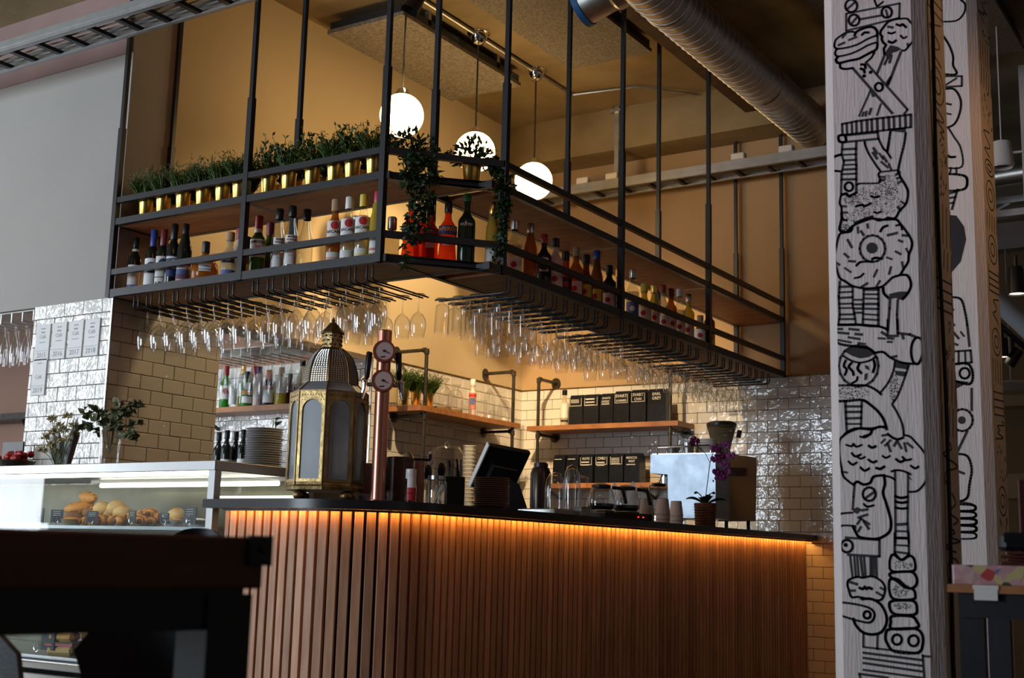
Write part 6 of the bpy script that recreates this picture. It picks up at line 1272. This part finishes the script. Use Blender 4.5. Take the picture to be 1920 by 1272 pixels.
# ------------------------------------------------------------------ black brush drawings on the columns
DOOD = '''
@A
l 240,150 820,38 815,195 240,335 240,150
o 325,220,58 680,135,56 295,65,65 595,945,42
l 300,255 355,190;l 670,110 690,180;l 385,212 615,170;l 245,105 340,20
s 545,0 570,60 590,60 640,20
s 115,470 130,430 180,390 230,360 300,345 330,352;s 330,390 350,350 400,320 480,295 540,300 575,340 575,385
s 115,470 115,510 150,530 260,515 370,480 470,425 560,390 580,400;s 130,545 120,580 150,612 270,590 380,545 470,495 560,465 580,480
s 150,620 130,650 160,685 270,660 370,640 450,600 530,560 540,580;l 580,400 580,460;s 580,480 570,530 530,560;s 150,530 130,545;s 175,690 180,735 230,750 310,740;s 540,580 510,630 450,680
s 200,410 230,370;l 160,490 220,465;l 270,435 350,405;s 410,380 440,355 485,355
s 690,240 650,290 620,330 610,370 630,400 625,420 640,460 670,490 650,530 655,590;s 690,240 760,215 830,205 900,205 940,245 980,280 985,340 990,390 960,450 920,500 880,545 840,550
s 695,290 745,300;s 785,265 830,280 850,265 890,298;s 695,355 730,365 770,350;s 830,385 860,415 895,400;s 700,450 740,465 780,440;l 905,475 915,510
f 720,490 800,510 840,535 790,560 740,575 690,640 660,580 690,530
l 660,590 575,800;l 830,570 695,920;l 655,700 690,630;l 710,680 730,600;f 720,820 740,830 690,940 665,900
l 455,680 905,1190;l 310,740 740,1230;l 905,1190 870,1235;o 505,785,5 435,825,6;s 400,700 440,705 450,740;s 395,745 430,760 440,790
l 505,980 380,1260;f 500,980 560,1050 520,1055;l 615,1130 575,1250;l 460,1210 450,1260;l 510,1180 490,1240;l 430,1220 415,1260
@B
l 195,190 350,160 575,130 940,88;l 200,308 575,268 940,225
l 195,190 200,308;l 245,180 250,302;l 300,170 305,296;l 350,160 352,290;l 405,153 408,286;l 465,146 468,280;l 515,138 520,275;l 575,130 580,268;l 640,122 645,260;l 700,115 705,254;l 755,108 760,246;l 820,100 825,240;l 880,94 885,232;l 940,88 940,225
f 720,238 885,228 885,285 720,268
c 160,320 225,315 235,380 170,380;l 225,315 580,280 590,350;l 235,385 590,350
s 590,350 640,450 680,490 725,560;s 720,265 700,400 685,490;s 885,285 870,400 830,560 805,680;s 440,380 450,430 490,520 560,630 610,700;l 610,710 800,690
l 535,450 575,510;l 530,500 575,565;l 600,510 640,570;l 640,540 680,600;l 620,600 690,660;l 700,620 730,690
l 200,390 190,520 215,600 190,730 185,940;l 350,385 345,520 350,640 350,935;l 197,465 348,458;l 192,525 345,518;l 210,585 345,578;l 210,635 348,628;l 205,685 350,678;l 192,735 350,728;l 190,792 350,788;o 270,870,45
s 45,575 120,540 190,520;s 50,730 110,700 185,705
s 350,935 270,970 240,945 190,960;s 190,945 170,1040 190,1100 190,1180 215,1230 250,1230;s 355,850 400,835 600,825 590,740 610,710;s 800,690 830,770 880,850 910,930 890,1050 820,1130 770,1210 690,1205;s 690,1205 600,1240 530,1210;s 330,1265 430,1220 530,1190
s 510,970 550,985 600,975;s 345,1085 410,1065 440,1080 510,1050;s 540,1145 580,1155 615,1140;l 835,1030 880,1060;l 800,1090 830,1130;l 595,760 655,765;l 600,800 650,800;l 780,740 820,710;l 790,780 820,770;l 800,830 840,810;l 190,1080 240,1085;l 200,1150 250,1150
p 560,1020,300,170,420 700,850,120,120,150 300,1010,90,60,80
@C
c 310,140 420,90 520,60 660,72 780,70 830,120 900,210 950,300 950,370 920,450 910,530 860,610 820,670 740,700 640,790 560,810 430,815 310,790 230,740 170,700 135,590 120,460 135,350 170,230 240,205
s 190,0 190,70 170,180 240,205 290,190 310,140;o 525,385,138;d 520,378,62
s 350,570 400,530 520,525;s 520,500 560,485 630,495;l 365,150 370,215;l 400,195 430,240;l 470,120 475,160;s 610,200 640,155 690,135;l 690,240 790,215;s 780,135 830,130 845,180;l 850,240 910,245;l 810,295 850,310;l 890,385 920,440;l 775,415 830,445;l 680,480 735,500;l 845,530 860,600;l 255,290 300,370;l 220,440 265,480;l 270,520 335,525;l 225,595 290,640;s 330,705 390,690 430,655;l 540,690 575,615;l 705,660 725,585;l 400,805 470,760;l 570,790 605,735;l 130,540 165,560
l 170,740 160,900 170,1100 155,1210;l 310,800 310,1000 330,1100 345,1210;l 170,800 310,795;l 165,860 312,852;l 162,920 312,912;l 160,985 312,980;l 165,1030 315,1028;l 168,1100 328,1098;l 165,1150 335,1148;l 155,1215 345,1212
l 430,830 425,1010 420,1210;l 590,830 590,1000 590,1230;l 430,830 590,830;l 428,880 590,880;l 427,925 590,930;l 426,985 590,985;l 425,1035 590,1040;l 424,1095 590,1105;l 422,1150 590,1160;l 420,1215 590,1222
l 325,940 415,940;l 325,990 415,990;l 325,1035 415,1035;l 325,1080 415,1080
s 830,670 900,675 935,730 940,800 900,880 850,935;s 640,810 650,870 700,920;f 700,880 770,860 830,850 910,850 890,900 830,940 780,920 720,930
l 715,930 710,1030 690,1270;l 800,940 790,1100 800,1260;s 75,1220 150,1210 340,1210 500,1225 600,1230 690,1260
p 230,150,60,60,60 370,40,150,60,90
@D
s 75,65 150,55 380,50 600,75 690,110;l 690,0 690,160;l 795,0 800,150;l 800,145 930,160 1000,190;s 75,230 200,270 350,290 480,310 550,360
c 1000,195 1060,215 1075,290 1060,400 1020,475 970,460 945,370 955,260;s 550,360 640,350 720,410 830,460 920,475 1020,480;l 740,405 785,395
l 90,105 195,100;l 140,140 265,150;l 150,220 290,245;l 275,100 375,110;l 340,155 410,160;l 265,190 385,210;l 370,250 445,262;l 590,200 660,205;l 690,200 750,205;l 690,240 735,240;l 625,135 680,170;l 850,170 860,205;l 690,175 800,175
o 375,500,215;f 225,345 300,295 420,295 520,330 545,370 480,405 390,420 300,390;s 205,390 290,440 390,465 500,440 560,400
s 235,440 215,500 245,540 225,600;s 300,465 270,510 310,560 320,600;s 385,475 365,530 405,580;s 540,440 550,500 530,570;f 440,490 480,500 495,550 450,530;f 440,590 475,575 465,650 435,655;s 300,690 350,660 365,620
s 80,715 300,710 460,715 560,760 620,810;s 90,885 250,880 410,870 500,920 590,1000 650,1090 680,1190;s 770,450 750,560 690,690 610,790;s 920,490 870,640 800,820 740,910;f 770,455 920,488 905,540 770,520;f 765,550 900,565 880,620 780,600;s 740,920 800,1020 850,1140 865,1250
l 230,880 245,1200;l 410,880 400,1170;l 235,940 410,940;l 240,1000 408,998;l 240,1070 405,1065;l 242,1130 403,1130;s 205,1265 250,1220 340,1180 460,1185 520,1190 600,1160 665,1170;s 520,1190 500,1240 430,1265
p 300,790,200,70,150 760,740,60,150,130
@E
s 240,80 180,130 165,200 170,330 190,450 210,540 260,590 320,635;s 860,95 930,110 1000,180 1070,260 1120,340 1140,440 1130,540 1080,630 1010,700 920,710;s 320,635 360,600 430,630 500,610 540,545 650,530;s 650,535 720,550 770,580;s 240,80 300,50 400,20 500,20 660,0
s 240,200 300,215 320,190 350,220 410,200;s 485,210 520,230 560,215;s 300,290 340,325 400,305;s 360,330 400,350 445,330;s 265,380 310,415 355,390;s 395,445 440,480 490,455;s 480,360 530,390 570,375;s 635,320 670,340 715,320;s 565,450 610,460 655,435;s 780,355 830,385 880,360;s 850,330 890,365 945,355;s 940,425 985,455 1025,435;l 190,490 250,500;s 390,110 440,120 490,90 520,40
s 690,80 740,120 800,140 860,120;l 660,210 720,150;l 690,190 720,270;l 760,210 790,160;l 800,170 840,240;l 870,180 890,270;l 900,180 960,230;l 630,100 690,90;l 620,180 660,140
l 770,480 775,1260;l 910,500 910,760 905,1050 920,1260;s 730,490 780,475 860,485 940,520;s 770,755 830,775 900,765;s 775,815 840,828 905,818;s 775,880 840,892 905,885;f 780,1050 910,1040 905,1075 780,1082;l 780,1135 910,1140;l 780,1210 915,1215;f 915,530 960,590 930,570
l 330,640 320,760 310,900;s 650,530 660,620 640,720 670,820 700,920 725,1030 715,1130 650,1190 560,1220 430,1210 370,1190 330,1120 310,1080;o 490,735,70;l 440,785 550,705;s 430,840 470,870 540,855
f 310,900 360,875 410,900 360,950 320,930;l 410,910 470,900;l 370,990 470,955;l 360,1060 400,1000 490,1060;l 430,1030 485,1110;l 370,1140 400,1090;s 115,975 190,945 310,935;s 120,1105 200,1075 340,1080;f 310,1085 350,1080 350,1120 320,1110
@F
o 200,115,52 190,105,6;l 190,40 485,60 485,205 210,190
l 230,205 250,385;l 265,210 280,385;l 290,210 305,380;l 320,215 340,380;l 350,210 365,385;l 410,215 410,370;l 430,215 430,380;l 455,215 460,390
c 220,410 290,385 340,392 420,380 500,420 535,480 520,560 480,590 380,575 300,560 240,560 215,490 205,450;l 230,430 290,450;l 230,505 270,505;s 310,480 340,490 360,470;s 370,490 395,480 420,490;l 495,480 530,500;l 460,520 510,550
s 330,580 420,580 500,630 545,720 545,800 500,870 420,890 340,870 280,810 255,750;s 115,605 250,620 380,650 435,690 440,740 400,785 300,770 180,735 115,715;o 378,718,30;f 300,580 350,560 350,585
l 345,880 345,1000 480,1015 830,1055;l 470,890 465,1020
l 620,0 620,180;l 740,0 745,190;l 620,42 740,45;l 620,105 742,112;l 622,165 744,180;s 620,180 680,235 745,190
c 590,200 620,195 680,235 750,200 790,230 800,310 760,335 600,335 575,270;c 590,350 760,340 810,390 810,450 770,485 720,470 650,410 590,390;c 575,415 620,410 700,470 780,495 800,540 780,580 620,580 575,520;c 590,600 700,590 790,600 815,660 790,715 620,710 575,650;c 600,730 760,730 810,770 815,830 600,840 585,780
c 560,850 640,840 800,840 860,890 865,980 820,1050 620,1040 550,960 540,900;o 640,935,42 785,945,45
l 345,1050 860,1115;l 345,1095 860,1165;l 345,1140 860,1215;l 345,1200 860,1270;l 865,1070 880,1270;l 310,1235 560,1270;l 310,1240 320,1272;l 870,1080 940,1085
p 690,280,90,40,60 680,500,80,60,80 690,640,80,30,60
'''
DOOD2 = '''
@G
s 60,100 130,95 165,60 170,20 150,0;s 60,155 80,180 100,215 115,260 115,300 130,340 65,340;l 65,350 155,350 155,395 65,400 130,360;s 70,410 120,410 150,460 145,520 120,570 75,590;l 80,475 105,480;l 80,520 105,525
s 95,590 120,630 150,680 155,765 75,770;s 75,700 100,720 125,720;l 105,770 100,800;l 130,770 130,800;c 60,805 160,805 180,835 160,870 60,870;l 90,870 85,970;l 135,870 110,960;l 90,890 130,880;l 88,910 125,905;l 85,935 118,930
f 80,985 130,990 165,1040 175,1100 150,1200 100,1260 80,1260
@H
s 95,140 150,150 170,210 180,270;l 100,180 115,200;l 105,250 120,270;l 115,300 140,330;l 110,350 135,360;l 150,300 165,320;l 180,270 190,365;l 110,390 195,385 200,440 110,450;l 140,390 140,450;l 170,390 172,450
s 110,450 180,445 205,490 190,540 110,520;o 168,490,23;f 110,520 190,530 130,560;l 125,560 130,650;l 200,560 200,660;o 157,705,48;d 155,705,18;l 180,755 130,860;s 130,860 180,870 200,930 190,1000 180,1060 140,1080;l 140,940 165,950;l 150,1080 200,1090
s 140,1090 205,1095 218,1108 205,1120 140,1122;s 140,1124 205,1128 220,1140 205,1152 140,1154;s 140,1156 208,1160 222,1172 208,1184 140,1186;s 140,1188 208,1192 222,1204 208,1216 140,1218;s 140,1220 208,1224 222,1236 208,1248 140,1250
'''
CROP = dict(A=(1545, 0, 5.782), B=(1545, 200, 5.782), C=(1545, 400, 5.782), D=(1545, 600, 5.782), E=(1545, 800, 5.782), F=(1545, 1000, 4.677), G=(1740, 0, 2.446), H=(1740, 500, 2.446))
def catmull(p, closed, k=5):
    if len(p) < 3 and not closed: return p
    out = []; n = len(p)
    for i in range(n if closed else n-1):
        a, b, c, d_ = (p[(i-1) % n], p[i], p[(i+1) % n], p[(i+2) % n]) if closed else (p[max(i-1, 0)], p[i], p[i+1], p[min(i+2, n-1)])
        for j in range(k):
            t = j/k; out.append(tuple(.5*((2*b[q])+(-a[q]+c[q])*t+(2*a[q]-5*b[q]+4*c[q]-d_[q])*t*t+(-a[q]+3*b[q]-3*c[q]+d_[q])*t**3) for q in (0, 1)))
    out.append(out[0] if closed else p[-1]); return out
def brush(mb, pts, wd, to3):
    "flat ribbon along 2-D face coordinates"
    for a, b in zip(pts, pts[1:]):
        dx, dz = b[0]-a[0], b[1]-a[1]; L_ = math.hypot(dx, dz)
        if L_ < 1e-6: continue
        nx, nz = -dz/L_*wd/2, dx/L_*wd/2; ex_, ez_ = dx/L_*wd*.35, dz/L_*wd*.35
        mb.add([to3(a[0]+nx-ex_, a[1]+nz-ez_), to3(a[0]-nx-ex_, a[1]-nz-ez_), to3(b[0]-nx+ex_, b[1]-nz+ez_), to3(b[0]+nx+ex_, b[1]+nz+ez_)], [(0, 1, 2, 3)])
def blob(mb, poly, to3): mb.add([to3(*q) for q in poly], [tuple(range(len(poly)))])
def draw(txt, Y, xlo, xhi, wd, parent):
    mb = MB(); to3 = lambda u, v: (min(max(u, xlo), xhi), Y-.0012, v); crop = None; rg = random.Random(3)
    for line in txt.strip().splitlines():
        if line[0] == '@': crop = CROP[line[1]]; continue
        ox, oy, sc = crop
        def cv(x, y): p = on(1, Y, ox+x/sc, oy+y/sc); return (p.x, p.z)
        for st_ in line.split(';'):
            k, *rest = st_.split(); pts = [tuple(float(q) for q in r.split(',')) for r in rest]
            if k in 'lsc':
                p2 = pts if k == 'l' else catmull(pts, k == 'c'); w_ = wd*rg.uniform(.8, 1.15); brush(mb, [cv(*q) for q in p2], w_, to3)
            elif k == 'f': blob(mb, [cv(*q) for q in pts], to3)
            elif k == 'd':
                for x, y, r_ in pts: blob(mb, [cv(x+r_*math.cos(i*.628), y+r_*math.sin(i*.628)) for i in range(10)], to3)
            elif k == 'o':
                for x, y, r_ in pts: brush(mb, [cv(x+r_*math.cos(i*.393), y+r_*1.05*math.sin(i*.393)) for i in range(17)], wd, to3)
            elif k == 'p':
                for x, y, a, b, n_ in pts:
                    for i in range(int(n_)):
                        q = math.sqrt(rg.random()); an = rg.uniform(0, 6.283); c = cv(x+a*q*math.cos(an), y+b*q*math.sin(an)); s = rg.uniform(.0006, .0013); blob(mb, [(c[0]-s, c[1]-s), (c[0]+s, c[1]-s), (c[0]+s, c[1]+s), (c[0]-s, c[1]+s)], to3)
    return obj('painted_lines', mb, M['ink'], parent, smooth=0)
draw(DOOD, P1Y, p1a-.0, p1b+.0, .0066, col1)
draw(DOOD2, P2Y, p2a, p2b, .008, col2)
# line work on the warm lit sides
def side_lines(parent, X, y0, y1, z0, z1, seed):
    rg = random.Random(seed); mb = MB(); to3 = lambda u, v: (X+.0012, u, v); z = z0; wd = .0045
    while z < z1:
        k = rg.randrange(5); h_ = rg.uniform(.05, .14); a, b = y0+.01, y1-.01; c = (a+b)/2
        if k == 0:
            for i in range(5): brush(mb, [(a+(b-a)*i/4, z), (a+(b-a)*i/4+.012, z+h_)], wd, to3)
        elif k == 1: brush(mb, [(c+(b-a)*.42*math.cos(i*.393), z+h_/2+h_*.45*math.sin(i*.393)) for i in range(17)], wd, to3); brush(mb, [(c+(b-a)*.2*math.cos(i*.393), z+h_/2+h_*.2*math.sin(i*.393)) for i in range(17)], wd, to3)
        elif k == 2:
            for i in range(4): brush(mb, [(a, z+h_*i/4), (b, z+h_*i/4+.01)], wd, to3)
            brush(mb, [(a, z), (a, z+h_)], wd, to3); brush(mb, [(b, z), (b, z+h_)], wd, to3)
        elif k == 3: brush(mb, catmull([(a+(b-a)*rg.random(), z+h_*i/6) for i in range(7)], False), wd, to3)
        else:
            for i in range(14): u, v = rg.uniform(a, b), z+rg.uniform(0, h_); brush(mb, [(u, v), (u+rg.uniform(-.01, .02), v+rg.uniform(.004, .02))], wd, to3)
        z += h_+.012
    obj('painted_lines', mb, M['ink'], parent, smooth=0)
side_lines(col1, p1b+.032, P1Y+.05, P1Y+.235, .9, 2.6, 8); side_lines(col2, p2b+.032, P2Y+.05, P2Y+.235, .9, 3.3, 9)
